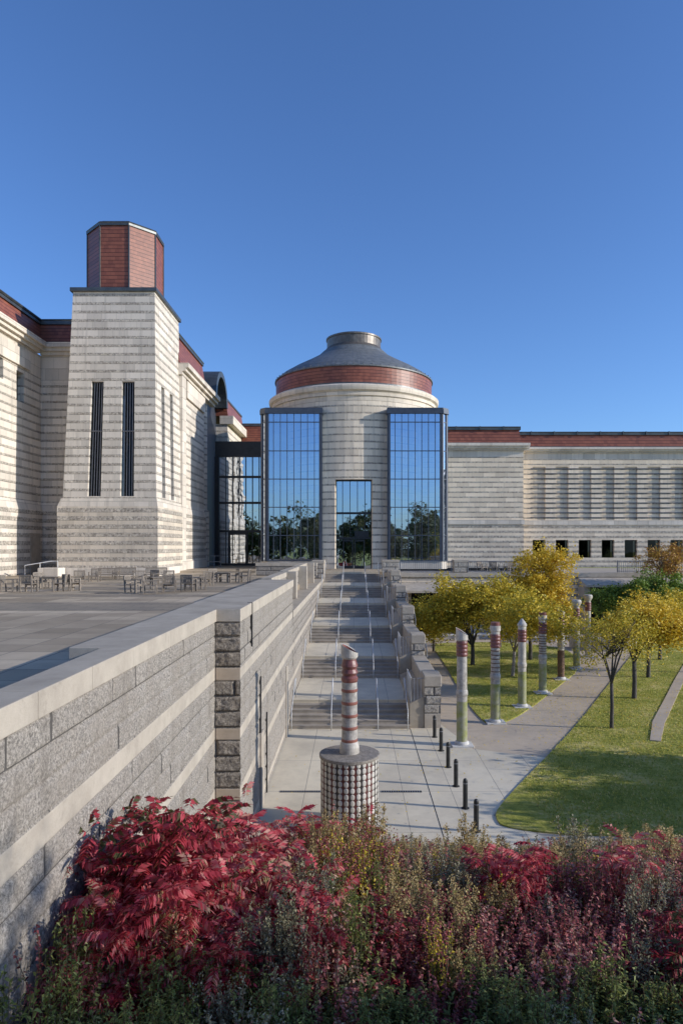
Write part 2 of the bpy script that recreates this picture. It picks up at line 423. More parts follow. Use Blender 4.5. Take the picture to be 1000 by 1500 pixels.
def smooth_poly(pts, it=2):
    for _ in range(it):
        o = []
        for i in range(len(pts)):
            a, b = pts[i], pts[(i+1) % len(pts)]
            o += [(a[0]*.75+b[0]*.25, a[1]*.75+b[1]*.25), (a[0]*.25+b[0]*.75, a[1]*.25+b[1]*.75)]
        pts = o
    return pts
lawnA = smooth_poly([(7.2,18.15)] + [gp(*p) for p in ((738,1216),(724,1198),(730,1183),(768,1142),(803,1107),(843,1064),(878,1020),(903,987),(923,962),(936,945))] + [(26,58),(70,58),(70,18.15)], 2)
lawnB = smooth_poly([gp(*p) for p in ((716,1064),(700,1050),(686,1033),(668,1003),(651,973),(637,954),(632,944),(660,942),(740,941),(835,950),(850,980),(822,1002),(791,1027),(766,1045),(742,1058))], 2)
def lawn(name, pts):
    mb = MB(); n = len(pts)
    mb.poly([(x,y,.045) for x,y in pts])
    for i in range(n):
        a, b = pts[i], pts[(i+1) % n]; mb.poly([(*a,-.02),(*b,-.02),(*b,.045),(*a,.045)])
    return mb.build(name, 'lawn', kind='structure')
lawn('lawn', lawnA); lawn('lawn', lawnB)

def inside(pts, x, y):
    P = np.array(pts); x0, y0 = P[:,0], P[:,1]; x1, y1 = np.roll(x0,-1), np.roll(y0,-1)
    r = np.zeros(len(x), dtype=bool)
    for a, b, c, d in zip(x0, y0, x1, y1):
        k = ((b > y) != (d > y)); 
        with np.errstate(divide='ignore', invalid='ignore'):
            r ^= k & (x < (c-a)*(y-b)/(d-b+1e-12)+a)
    return r
# stone strip crossing the lawn
strip = [(11.78,27.2),(12.15,27.05),(13.55,29.8),(16.1,34.25),(19.1,39.5),(24.5,48.7),(24.1,49.0),(18.7,39.8),(15.68,34.5),(13.15,30.1)]
mb = MB(); mb.prism(strip, -.01, .085); st = mb.build('kerb_strip', 'tanpath'); st['kind'] = 'structure'
def grass(name, pts, n, bbox):
    x = rng.uniform(bbox[0], bbox[1], n); u = rng.random(n); y0, y1 = bbox[2], bbox[3]
    y = y0 + (y1-y0)*u**1.5
    k = inside(pts, x, y) & ~inside(strip, x, y); x, y = x[k]+rng.normal(0,.045,k.sum()), y[k]+rng.normal(0,.045,k.sum()); n = len(x)
    h = rng.uniform(.03,.075,n)*(.7+.8*fbm(np.stack([x*.6,y*.6,x*0],1),3)); a = rng.uniform(0,2*np.pi,n); w = rng.uniform(.012,.028,n)
    lx, ly = rng.normal(0,.035,n), rng.normal(0,.035,n); z = np.full(n,.04)
    V = np.stack([np.stack([x-np.cos(a)*w, y-np.sin(a)*w, z],1), np.stack([x+np.cos(a)*w, y+np.sin(a)*w, z],1), np.stack([x+lx, y+ly, z+h],1)],1).reshape(-1,3)
    link(name, npmesh(name, V, np.arange(3*n).reshape(-1,3), ['blade']), kind='stuff')
grass('grass', lawnA, 110000, (5.5,30,18,50)); grass('grass', lawnB, 32000, (5,18,29,56))
# fallen leaves on the grass and path
def litter(name, n, cx, cy, s):
    x = rng.normal(cx, s, n); y = rng.normal(cy, s*1.2, n); a = rng.uniform(0,6.28,n); r = rng.uniform(.025,.05,n); z = .06+rng.uniform(0,.05,n)
    P = [np.stack([x+r*np.cos(a+q)*(1 if q%3.2<1 else .5), y+r*np.sin(a+q), z+rng.uniform(0,.02,n)],1) for q in (0,1.57,3.14,4.71)]
    V = np.stack(P,1).reshape(-1,3); link(name, npmesh(name, V, np.arange(4*n).reshape(-1,4), ['yellow']), kind='stuff')
litter('fallen_leaves', 2600, 12.5, 31, 3.4); litter('fallen_leaves', 2600, 9.5, 41, 4.0); litter('fallen_leaves', 260, 2.5, 25, 3.0)

# plaza joints and drains
tag(MB().box(2.395,2.417,15.6,29.15,.004,.0095).build('slot_drain','dark'), 'thin dark drain slot running along the plaza towards the stair edge', 'drain')
def grate(x0, x1, y, label):
    r = thing('trench_drain', label, 'drain', (x0, y, 0)); mb = MB(); mb.box(x0,x1,y,y+.16,.004,.010); mb.build('channel','dark',r)
    mb = MB(); k = x0
    while k < x1-.05: mb.box(k, k+.035, y+.012, y+.148, .0105, .016); k += .075
    mb.build('grate','railmetal',r)
grate(-2.35,-.98,21.6,'dark slotted trench drain in the plaza left of the tiled drum')
grate(.86,2.15,21.6,'dark slotted trench drain in the plaza right of the tiled drum')

# planted slope below the camera
def bedz(x, y):
    z = np.where(y < 9.5, 2.45, 2.45*np.clip((16.6-y)/7.1, 0, 1)) + .16*(fbm(np.stack([x*.5,y*.5,x*0],-1).reshape(-1,3),3).reshape(x.shape)-.5)*np.clip((16.8-y)/2,0,1)
    return z
xs = np.linspace(-3.4,26,90); ys = np.linspace(-12,17,70); XX, YY = np.meshgrid(xs, ys); ZZ = bedz(XX, YY)
V = np.stack([XX,YY,ZZ],-1).reshape(-1,3); nx = len(xs)
F = np.array([[j*nx+i,j*nx+i+1,(j+1)*nx+i+1,(j+1)*nx+i] for j in range(len(ys)-1) for i in range(nx-1)])
link('soil_slope', npmesh('soil_slope', V, F, ['soil'], smooth=True), kind='structure')

# ------------------------------------------------------------------ terrace
mb = MB(); mb.box(-70,-3.72,-14,66.5,0,5.2); mb.build('terrace','terrace', kind='structure')
for y0, y1 in ((27.5,31.5),(35,36.6),(40.5,43.5),(47.5,48.7),(52,54.5)):
    sheet('terrace_band', [(-70,y0),(-4.6,y0),(-4.6,y1),(-70,y1)], 5.204, 'terrace_dark')
mb = MB(); mb.box(-60,19.5,66.5,92,0,5.4); mb.box(-3.7,4.2,63.72,66.5,4.9,5.4); mb.build('entrance_court','terrace',kind='structure')

BANDS = [(5.97,6.28),(4.55,4.86),(3.10,3.40),(1.64,1.92),(.2,.45)]
def rough_panel(axis, fixed, u0, u1, z0, z1, res, amp, bands, L=1.15, seed=1, nsc=5.):
    nu = int((u1-u0)/res)+1; nz = int((z1-z0)/res)+1
    u = np.linspace(u0,u1,nu); z = np.linspace(z0,z1,nz); U, Z = np.meshgrid(u, z)
    flag = np.zeros(nz, bool); cour = np.zeros(nz); cf = np.full(nz, .5); ch = np.ones(nz)
    edges = sorted([b for b in bands if b[1] > z0 and b[0] < z1]); gaps = []; lo = z0
    for b in edges: gaps.append((lo, b[0])); lo = b[1]; flag |= (z >= b[0]) & (z <= b[1])
    gaps.append((lo, z1)); c = 0
    for a, b in gaps:
        if b-a < .05: continue
        k = max(1, round((b-a)/.42))
        for i in range(k):
            q0, q1 = a+(b-a)*i/k, a+(b-a)*(i+1)/k; s = (z >= q0) & (z < q1)
            cour[s] = c; cf[s] = (z[s]-q0)/(q1-q0); ch[s] = q1-q0; c += 1
    CO = np.repeat(cour[:,None], nu, 1); off = ((CO*.618) % 1)*L + seed*.3
    q = (U+off)/L; bid = np.floor(q); fu = (q-bid)*L; du = np.minimum(fu, L-fu)
    dz = np.minimum(cf, 1-cf)*ch; DZ = np.repeat(dz[:,None], nu, 1)
    ed = np.clip(np.minimum(du, DZ)/.05, 0, 1)
    rb = np.modf(np.abs(np.sin(bid*12.9898+CO*78.233+seed)*43758.5453))[0]
    P = np.stack([U.ravel()*nsc, Z.ravel()*nsc, np.full(U.size, seed*3.3)+rb.ravel()*9],1)
    D = amp*(ed*(.25+.55*fbm(P,4).reshape(U.shape)*1.3+.25*rb))
    FL = np.repeat(flag[:,None], nu, 1); D = np.where(FL, amp*.6, D)
    if axis == 'x': V = np.stack([fixed+D, U, Z],-1)
    else: V = np.stack([U, fixed-D, Z],-1)
    idx = np.arange(nu*nz).reshape(nz,nu)
    F = np.stack([idx[:-1,:-1], idx[:-1,1:], idx[1:,1:], idx[1:,:-1]],-1).reshape(-1,4)
    if axis == 'x': pass
    fl = FL[:-1,:-1] & FL[1:,:-1]
    jt = (~fl) & ((du[:-1,:-1] < .006) & (rb[:-1,:-1] > .25) | (DZ[:-1,:-1] < res*.35))
    mi = np.where(fl, 1, np.where(jt, 2, 0)).ravel()
    return V.reshape(-1,3), F, mi
def panel(name, parent, mats, *a, **k):
    V, F, mi = rough_panel(*a, **k); return link(name, npmesh(name, V, F, mats, mi), parent)

def coping(mb, x0, x1, ys, z0, z1, gap=.006):
    for a, b in zip(ys[:-1], ys[1:]): mb.box(x0, x1, a+gap/2, b-gap/2, z0, z1)
def two_tone(o):       # weathered tops
    for p in o.data.polygons:
        if p.normal.z > .9: p.material_index = 1

w = thing('terrace_wall', 'long rough granite terrace wall with pale bands and weathered coping at left foreground', 'wall', (-3.5, 4, 2))
panel('granite_face', w, ['granite','coping','mortar'], 'x', -3.39, -3.5, 16.6, 1.6, 5.97, .03, .05, BANDS, .98, 1, 7.)
b = MB(); b.box(-3.9,-3.40,-4,16.6,1.2,5.96); b.build('wall_core','coping',w)
b = MB(); coping(b,-3.80,-3.32,[-4,-1.6,.8,3.2,5.4,7.2,8.7,10.3],5.97,6.27); coping(b,-4.3,-3.32,[10.3,12.4,14.5,16.6],5.97,6.27); o = b.build('coping',['coping','copingtop'],w,bevel=.012); two_tone(o)

w = thing('stair_wall', 'tall banded granite wall flanking the stairs from the rock faced pier onwards', 'wall', (-3, 24, 0))
panel('granite_face', w, ['granite','coping','mortar'], 'x', -2.80, 16.66, 31, 0, 5.97, .05, .05, BANDS, 1.3, 2, 5.)
panel('granite_face', w, ['granite','coping','mortar'], 'x', -2.80, 31, 63.6, 0, 4.55, .075, .05, BANDS, 1.3, 3, 4.)
panel('pier_face', w, ['granite_pier','bandtan','mortar'], 'y', 16.60, -3.335, -2.75, 0, 5.97, .0225, .11, BANDS, 3., 4, 6.)
b = MB(); b.box(-3.70,-2.83,16.72,63.6,0,4.54); b.box(-3.70,-2.83,16.72,31,4.54,5.96); b.box(-3.70,-3.33,16.6,16.72,0,5.96)
b.build('wall_core','coping',w)
b = MB(); coping(b,-3.34,-2.735,[16.52,18.35],5.97,6.28); coping(b,-4.3,-3.345,[16.62,18.4],5.97,6.275)
coping(b,-4.3,-2.735,[18.42,20.6,22.8,25,27,29,31.05],5.97,6.28); coping(b,-3.75,-2.735,[31.06]+[31.06+2.96*i for i in range(1,12)],4.545,4.86)
o = b.build('coping',['coping','copingtop'],w,bevel=.012); two_tone(o)
b = MB(); b.box(-2.86,-2.728,20.1,20.22,2.3,3.95); b.box(-2.86,-2.727,21.55,21.63,.02,2.55); b.box(-2.86,-2.726,28.3,28.42,.02,2.4); b.box(-2.86,-2.722,18.36,18.42,5.1,6.285)
b.build('slot','dark',w)
b = MB(); b.box(-2.82,-2.705,20.1,20.62,.02,2.28); b.box(-2.82,-2.71,27.7,28.25,.02,2.9); b.build('downspout','coping',w,bevel=.01)

for y, ztop, lab in ((38,6.35,'nearest'),(46.5,6.4,'second'),(54.5,6.45,'farthest')):
    w = thing('parapet_wall', {'nearest':'stone parapet behind the stair wall where its coping first steps down','second':'middle stone parapet between two others above the stair wall ledge','farthest':'farthest stone parapet above the stair wall, nearest to the entrance doors'}[lab], 'wall', (-4.2,y,5.2), group='stepped parapets along the terrace edge')
    y0 = {38:31.1,46.5:38.9,54.5:47.4}[y]
    panel('granite_face', w, ['granite','coping','mortar'],'x',-3.80,y0,y,4.87,ztop-.25,.06,.05,[],1.2,5,5.)
    b = MB(); b.box(-4.2,-3.81,y0,y,4.8,ztop-.26); b.build('wall_core','coping',w)
    b = MB(); b.box(-4.22,-3.73,y0-.02,y+.05,ztop-.25,ztop); b.box(-3.98,-3.2,y+.06,y+.75,4.87,ztop+.02); o = b.build('coping',['coping','copingtop'],w,bevel=.012); two_tone(o)
w = thing('planter_wall', 'low pale stone wall along the terrace end in front of the left glass bay', 'wall', (-7,60.5,5.2))
panel('granite_face', w, ['granite','coping','mortar'],'y',60.3,-8.6,-3.3,5.2,6.05,.06,.05,[],1.2,6,5.)
b = MB(); b.box(-8.6,-3.3,60.36,61.0,5.2,6.04); b.build('wall_core','coping',w)
b = MB(); b.box(-8.66,-3.24,60.2,61.1,6.05,6.32); o = b.build('coping',['coping','copingtop'],w,bevel=.012); two_tone(o)
w = thing('entrance_pier', 'granite block pier left of the top of the stairs beside the entrance', 'pier', (-2.9,63,4.5))
panel('granite_face', w, ['granite_rail','coping','mortar'],'y',62.0,-3.75,-2.72,4.86,6.2,.05,.06,[],1.2,7,5.)
b = MB(); b.box(-3.75,-2.72,62.03,64.5,4.6,6.19); b.box(-3.8,-2.68,61.9,64.55,6.19,6.5); b.build('block','coping',w,bevel=.015)

# ------------------------------------------------------------------ staircase: six flights of six risers
SX0, SX1 = -2.75, 2.40
st = thing('stone_staircase', 'broad grey stone staircase climbing in flights to the glass entrance', 'staircase', (0, 29.2, 0))
for k in range(6):
    y0 = 29.1 + 6.6*k; z0 = .9*k
    b = MB()
    for i in range(6):
        z = z0 + .15*(i+1); ya = y0 + .32*i
        yb = y0 + 6.6 if i == 5 and k < 5 else y0 + .32*(i+1) + (.0 if i < 5 else 0)
        if i == 5: continue
        b.box(SX0, SX1, ya, ya+.32, z-.15 if i else z0-.2, z)
        b.box(SX0, SX1, ya-.018, ya+.05, z-.045, z+.002)
    b.build('flight','step',st)
    b = MB(); yl = y0 + 1.6; ye = y0+6.6 if k < 5 else 63.7
    b.box(SX0, SX1, yl, ye+.01, z0+.9-.5, z0+.9); b.box(SX0, SX1, yl-.018, yl+.05, z0+.855, z0+.902)
    b.build('landing','concrete',st)
ORD = ['lowest','second lowest','third lowest','third highest','second highest','highest']
for k in range(6):
    y0 = 29.1 + 6.6*k; z0 = .9*k
    for x, where in ((-.95,'left middle'),(1.02,'right middle'),(2.28,'right hand edge')):
        r = thing('handrail', f'pale metal handrail at the {where} of the {ORD[k]} flight of the stairs' , 'handrail', (x,y0,z0), group='handrails on the stone stairs')
        p = [(x,y0-.28,z0+.88),(x,y0-.05,z0+.90),(x,y0+1.62,z0+1.80),(x,y0+1.95,z0+1.80)]
        b = MB(); b.tube(p,.024,7); b.build('rail','whitemetal',r,smooth=True)
        for (yy, zb, zt) in ((y0-.26,z0,z0+.88),(y0+1.93,z0+.9,z0+1.8)):
            b = MB(); b.tube([(x,yy,zb),(x,yy,zt)],.022,7); b.build('post','whitemetal',r,smooth=True)
    r = thing('wall_handrail', f'slim grey handrail fixed to the granite wall beside the {ORD[k]} flight', 'handrail', (SX0+.1,y0,z0), group='handrails on the granite wall')
    b = MB(); x = SX0+.12; b.tube([(x,y0-.28,z0+.88),(x,y0-.05,z0+.90),(x,y0+1.62,z0+1.80),(x,y0+1.95,z0+1.80),(x,y0+1.95,z0+.92)],.022,6); b.tube([(x,y0-.28,z0+.88),(x,y0-.28,z0+.02)],.022,6); b.build('rail','whitemetal',r,smooth=True)

# stepped flank on the right of the stairs: cheek, guard rail and pier per flight
for k in range(5):
    y0 = 29.3 + 6.6*k; z0 = .9*k; X0, X1 = 3.03, 3.72
    pr = thing('stone_pier', f'rough granite pier with a smooth cap right of the {ORD[k]} flight', 'pier', (3.35,y0,z0), group='granite piers along the stairs')
    top = z0+2.25
    panel('granite_face', pr, ['granite_rail','coping','mortar'],'y',y0,X0,X1,max(0,z0-1),top-.48,.03,.09,[(-1,z0+.62)],.95,10+k,7.)
    panel('granite_face', pr, ['granite_rail','coping','mortar'],'x',X1-.03,y0+.03,y0+6.55,max(0,z0-1.2),top-.48,.06,.06,[],1.,20+k,5.)
    b = MB(); b.box(X0,X1-.04,y0+.03,y0+6.58,0,top-.49); b.build('wall_core','coping',pr)
    b = MB(); b.box(X0-.03,X1+.04,y0-.08,y0+1.3,top-.48,top); b.box(X0-.02,X1+.03,y0+1.305,y0+6.58,top-.48,top-.18); o = b.build('cap',['coping','copingtop'],pr,bevel=.04); two_tone(o)
    ck = thing('stair_cheek', f'plain grey cheek block between the {ORD[k]} flight and its granite pier', 'wall', (2.7,y0,z0), group='cheek blocks beside the stairs')
    b = MB(); b.hexa([(2.405,y0,0),(3.02,y0,0),(3.02,y0+6.57,0),(2.405,y0+6.57,0)],[(2.405,y0,z0+1.05),(3.02,y0,z0+1.35),(3.02,y0+6.57,z0+1.35),(2.405,y0+6.57,z0+1.05)]); b.build('block','copingtop',ck)
    gr = thing('guard_rail', f'white balustered guard rail on the cheek block by the {ORD[k]} flight', 'railing', (2.7,y0,z0+1.1), group='guard rails beside the stairs')
    b = MB(); zt = z0+2.12
    b.tube([(2.46,y0+.06,z0+1.0),(2.46,y0+.06,zt),(3.0,y0+.06,zt)],.022,6); b.tube([(2.46,y0+.06,zt),(2.46,y0+2.2,zt),(2.46,y0+2.2,z0+1.)],.022,6); b.build('rail','whitemetal',gr,smooth=True)
    b = MB()
    for i in range(1,4): b.tube([(2.46+.14*i,y0+.06,z0+1.1),(2.46+.14*i,y0+.06,zt)],.012,5)
    for i in range(1,14): b.tube([(2.46,y0+.06+.155*i,z0+1.03),(2.46,y0+.06+.155*i,zt)],.012,5)
    b.build('baluster','whitemetal',gr)
    b = MB(); b.tube([(3.76,y0+.6,top-.15),(3.82,y0-.25,top-.85),(3.82,y0-.25,top-1.15)],.035,6)
    if k: b.build('brace','railmetal',gr)

# ------------------------------------------------------------------ bollards
bp = [(3.29,27.86),(3.32,26),(3.32,24.07),(3.31,22.16),(3.31,20.3),(3.34,18.65)]
bl = ['closest to the granite pier','second from the granite pier','third from the granite pier','fourth from the granite pier','second nearest the shrubs','nearest the shrubs']
root = None
for (x, y), t in zip(bp, bl):
    lab = f'black metal bollard on the pale plaza, {t}'
    if root is None:
        root = thing('bollard', lab, 'bollard', (x,y,.006), group='bollards in a row on the plaza'); rl = Vector(root.location); root.location = (0,0,0)
        b = MB(); b.lathe(0,0,[(.072,.0),(.072,.80),(.066,.84),(.045,.875),(.015,.89)],16); b.build('shaft','bollard',root,smooth=False)
        b = MB(); b.lathe(0,0,[(.076,.735),(.076,.765)],16); b.build('reflective_band','railmetal',root)
        b = MB(); b.lathe(0,0,[(.12,.0),(.12,.012)],16); b.build('base_plate','bollard',root)
        root.location = rl
    else: dup(root, (x,y,.006), label=lab)
# ------------------------------------------------------------------ tower
def sink_box(mb, x0, x1, y0, y1, z0, z1): mb.box(x0,x1,y0,y1,z0,z1)
T = thing('stone_tower', 'square banded limestone tower with paired slot windows and a red tiled octagonal top', 'tower', (-21.5,64.5,5.2))
def tw(z):   # batter of the shaft: x0,x1,y0,y1
    t = (z-11.4)/(30.3-11.4); return (-25.62+.82*t, -17.36-.22*t, 60.10+.3*t, 68.9-.3*t)
ZT = 30.3; holes = []
def front(u, z, d): a = tw(z); return (a[0]+(a[1]-a[0])*u, a[2]+d, z)
def right(u, z, d): a = tw(z); return (a[1]-d, a[2]+(a[3]-a[2])*u, z)
def left(u, z, d): a = tw(z); return (a[0]+d, a[3]+(a[2]-a[3])*u, z)
fh = [(.265,.405,12.2,22.35),(.615,.76,12.2,22.35)]; rh = [(.22,.34,12.2,22.35),(.56,.68,12.2,22.35)]
b = MB(); b.holed(front,[0,1],[11.4,ZT],fh,.42); b.holed(right,[0,1],[11.4,ZT],rh,.42); b.holed(left,[0,1],[11.4,ZT],[],.3)
a = tw(ZT); b.poly([(a[0],a[2],ZT),(a[1],a[2],ZT),(a[1],a[3],ZT),(a[0],a[3],ZT)]); a = tw(11.4)
b.build('shaft','tower_up',T)
for fn, hs in ((front,fh),(right,rh)):
    for (ua,ub,za,zb) in hs:
        m = MB(); m.poly([fn(ua,za,.40),fn(ub,za,.40),fn(ub,zb,.40),fn(ua,zb,.40)]); wn = m.build('slot_window','winglass',T)
        m = MB(); m.poly([fn(ua,za,.9),fn(ub,za,.9),fn(ub,zb,.9),fn(ua,zb,.9)]); m.build('dark_lining','dark',wn)
        m = MB()
        for i in range(1,5):
            u = ua+(ub-ua)*i/5; m.tube([fn(u,za,.26),fn(u,zb,.26)],.045,5)
        zc = za+(zb-za)*.57; m.tube([fn(ua,zc,.24),fn(ub,zc,.24)],.05,5); m.build('grille','railmetal',wn)
b = MB(); b.box(-26.02,-17.18,59.92,69,5.9,11.3); b.build('base','tower_base',T)
b = MB(); b.hexa([(-26.0,59.94,11.3),(-17.2,59.94,11.3),(-17.2,69,11.3),(-26.0,69,11.3)],[(-25.7,60.0,12.0),(-17.3,60.0,12.0),(-17.3,69,12.0),(-25.7,69,12.0)]); b.build('belt_course','plain',T)
b = MB(); b.box(-26.5,-16.9,59.2,69,5.2,5.89); b.build('plinth','plain',T,bevel=.02)
a = tw(ZT); b = MB(); b.box(a[0]-.22,a[1]+.22,a[2]-.22,a[3]+.22,ZT+.003,ZT+.34); b.build('cornice','roofmetal',T,bevel=.03)
# octagonal lantern
oc = (-21.35,64.1); ap = 3.12; rr = ap/math.cos(math.pi/8)
ov = [(oc[0]+rr*math.cos(math.pi/8+k*math.pi/4), oc[1]+rr*math.sin(math.pi/8+k*math.pi/4)) for k in range(8)]
b = MB(); b.prism(ov,ZT+.2,36.45); b.build('tiled_lantern','tile',T)
def sc(k): return [(oc[0]+(x-oc[0])*k, oc[1]+(y-oc[1])*k) for x,y in ov]
b = MB(); o1 = sc(1.03); b.prism(o1,36.453,36.65); b.hexa([(x,y,36.65) for x,y in sc(1.03)],[(x,y,37.0) for x,y in sc(.9)])
for x,y in sc(1.005): b.tube([(x,y,ZT+.34),(x,y,36.7)],.07,5)
for i in range(8):
    p, q = sc(1.0)[i], sc(1.0)[(i+1)%8]; b.tube([(*p,36.7),(*q,36.7)],.12,6)
b.build('lantern_trim','roofmetal',T)
tag(MB().box(-26.6,-24.9,57.5,59.0,5.205,5.95).build('stone_bench','plain',bevel=.03),'pale stone block bench left of the tower base behind the chairs','bench')

def cornice(mb, x0, x1, y, z, out, h=.9, side=-1):
    """projecting moulding along X facing -Y"""
    mb.box(x0,x1,y-out*.35,y+.3,z,z+h*.3); mb.box(x0,x1,y-out*.7,y+.3,z+h*.3,z+h*.6); mb.box(x0,x1,y-out,y+.3,z+h*.6,z+h)
def cornice_y(mb, y0, y1, x, z, out, h=.9):
    """projecting moulding along Y facing +X"""
    mb.box(x-.3,x+out*.35,y0,y1,z,z+h*.3); mb.box(x-.3,x+out*.7,y0,y1,z+h*.3,z+h*.6); mb.box(x-.3,x+out,y0,y1,z+h*.6,z+h)
# ------------------------------------------------------------------ left wing in front of and behind the tower
W = thing('museum_wing', 'sunlit striped limestone wing at the far left with a red tiled parapet roof', 'building', (-30,58,5.2))
LX, LY = -30.2, 66.0
def lw(u, z, d): return (LX-d, u, z)
def lf(u, z, d): return (u, LY+d, z)
b = MB(); b.holed(lw,[30,LY],[12.0,24.0],[(57.6,58.9,22.2,24.0),(61.2,62.6,20.9,23.6),(55.6,56.9,12.0,22.0)],.7); b.holed(lf,[LX,-24.2],[12.0,23.6],[],.3); b.build('upper_wall','wing_up',W)
b = MB(); b.holed(lw,[30,LY],[24.0,26.2],[],.3); b.holed(lf,[LX,-24.2],[23.6,26.2],[],.3); b.build('frieze','plain',W)
b = MB(); b.box(LX-.5,LX+.22,30,63.4,24.1,25.7); b.build('frieze_panel','plain',W,bevel=.02)
b = MB(); b.box(LX-.5,LX+.28,30,LY-.3,5.2,11.2); b.box(LX-.2,-24,LY-.28,LY+.3,5.2,11.2); b.build('base','wing_base',W)
b = MB(); b.hexa([(LX-.5,30,11.203),(LX+.28,30,11.203),(LX+.28,LY-.28,11.203),(LX-.5,LY-.28,11.203)],[(LX-.5,30,12.0),(LX+.03,30,12.0),(LX+.03,LY-.03,12.0),(LX-.5,LY-.03,12.0)]); b.hexa([(LX+.03,LY-.28,11.203),(-24,LY-.28,11.203),(-24,LY+.3,11.203),(LX+.03,LY+.3,11.203)],[(LX+.03,LY-.03,12.),(-24,LY-.03,12.),(-24,LY+.3,12.),(LX+.03,LY+.3,12.)]); b.build('belt_course','plain',W)
b = MB(); cornice_y(b,30,LY-.8,LX,26.2,.9,1.1); cornice(b,LX+.05,-24.2,LY,26.2,.8,1.1); b.build('cornice','plain',W)
b = MB(); b.hexa([(LX-6,30,27.3),(LX+.1,30,27.3),(LX+.1,LY+.3,27.3),(LX-6,LY+.3,27.3)],[(LX-6,30,29.3),(LX-.25,30,29.3),(LX-.25,LY+.6,29.3),(LX-6,LY+.6,29.3)])
b.hexa([(LX+.1,LY-.1,27.3),(-24,LY-.1,27.3),(-24,LY+6,27.3),(LX+.1,LY+6,27.3)],[(LX-.25,LY+.3,29.3),(-24,LY+.3,29.3),(-24,LY+6,29.3),(LX-.25,LY+6,29.3)]); b.build('tiled_roof','tile',W)
b = MB(); b.box(LX-6,LX-.1,30,LY+.5,29.3,29.62); b.box(LX-.09,-24,LY+.15,LY+6,29.3,29.62); b.tube([(LX-.1,30,29.7),(LX-.1,LY+.3,29.7)],.14,6); b.tube([(LX-.1,LY+.25,29.7),(-24,LY+.25,29.7)],.14,6)
b.build('roof_edge','roofmetal',W)
for q in ((61.2,62.6,20.9,23.6),(57.6,58.9,22.2,23.9),(55.6,56.9,12.05,22)): MB().box(LX-.69,LX-.6,*q).build('window','winglass',W)
b = MB(); b.box(LX-.6,LX-.5,61.85,62.0,20.9,23.6); b.build('window_bar','steel',W)
b = MB(); b.box(LX+.285,LX+.33,63.2,65.2,5.21,9.0); b.build('door','coping',W,bevel=.01); b = MB(); b.box(-27.6,-25.9,LY-.335,LY-.285,5.21,9.0); b.build('door','coping',W,bevel=.01)
hr = thing('ramp_rail','pale metal ramp handrail near the wall left of the tower','handrail',(-28,58,5.2))
b = MB(); b.tube([(-28.0,58.2,5.2),(-28.0,58.2,6.15),(-26.1,58.9,6.5),(-25.6,59.1,6.5),(-25.6,59.1,5.2)],.045,6); b.tube([(-26.9,58.6,5.2),(-26.9,58.6,6.34)],.04,6); b.build('rail','whitemetal',hr)

# ------------------------------------------------------------------ wing on the right of the tower running back to the link
W = thing('side_wing', 'sunlit striped wing running back from the tower with a barrel vaulted metal roof', 'building', (-19,78,5.2))
SX = -17.45; Y0, Y1 = 68.6, 86.5
def sw(u, z, d): return (SX-d, u, z)
def sw2(u, z, d): return (SX-.75-d, u, z)
b = MB(); b.holed(sw,[Y0,79.6],[12.,25.0],[],.5); b.poly([(SX,79.6,12),(SX-.75,79.6,12),(SX-.75,79.6,25),(SX,79.6,25)]); b.holed(sw2,[79.6,84.2],[12.,25.],[],.5); b.build('upper_wall','wing_up',W)
b = MB(); b.lathe(SX-.75,82.0,[(.85,5.4),(.85,12.0),(.62,12.2),(.62,25.0)],20); b.build('half_column','wing_up',W,smooth=False)
b = MB(); b.box(SX-1.5,SX+.18,Y0,79.9,5.2,11.2); b.box(SX-1.5,SX-.6,79.9,84.2,5.2,11.2); b.build('base','wing_base',W)
b = MB(); b.hexa([(SX-1.5,Y0,11.203),(SX+.18,Y0,11.203),(SX+.18,79.9,11.203),(SX-1.5,79.9,11.203)],[(SX-1.5,Y0,12.1),(SX+.02,Y0,12.1),(SX+.02,79.62,12.1),(SX-1.5,79.62,12.1)]); b.build('belt_course','plain',W)
b = MB(); b.box(SX-.5,SX+.24,Y0+2.2,79.3,23.2,25.0); b.box(SX-.4,SX+.28,Y0,Y0+1.5,5.4,25.0); b.box(SX-.5,SX+.3,Y0,79.9,5.2,6.3); b.build('trim','plain',W,bevel=.02)
b = MB(); cornice_y(b,Y0-.3,84.6,SX,25.0,.95,1.15); b.build('cornice','plain',W)
b = MB(); b.hexa([(SX-6,Y0-.3,26.15),(SX+.1,Y0-.3,26.15),(SX+.1,80.5,26.15),(SX-6,80.5,26.15)],[(SX-6,Y0,29.0),(SX-.4,Y0,29.0),(SX-.4,80.5,29.0),(SX-6,80.5,29.0)]); b.build('tiled_roof','tile',W)
b = MB(); b.box(SX-6,SX-.25,Y0-.1,80.6,29.0,29.25); b.tube([(SX-.3,Y0-.2,29.35),(SX-.3,80.6,29.35)],.12,6); b.build('roof_edge','roofmetal',W)
b = MB(); n = 18; cy, cz, rv = 87.6, 26.2, 3.9
for i in range(n):
    a0, a1 = math.pi*i/n, math.pi*(i+1)/n
    p = lambda a, x, r=rv: (x, cy+r*math.cos(a), cz+r*math.sin(a))
    b.poly([p(a0,-30),p(a0,SX+.6),p(a1,SX+.6),p(a1,-30)]); 
    b.poly([p(a0,SX+.6),p(a0,SX+.6,rv-.7),p(a1,SX+.6,rv-.7),p(a1,SX+.6)]); b.poly([p(a0,SX+.6,rv-.7),p(a0,SX-1.2,rv-.7),p(a1,SX-1.2,rv-.7),p(a1,SX+.6,rv-.7)])
b.build('barrel_roof','roofmetal',W)
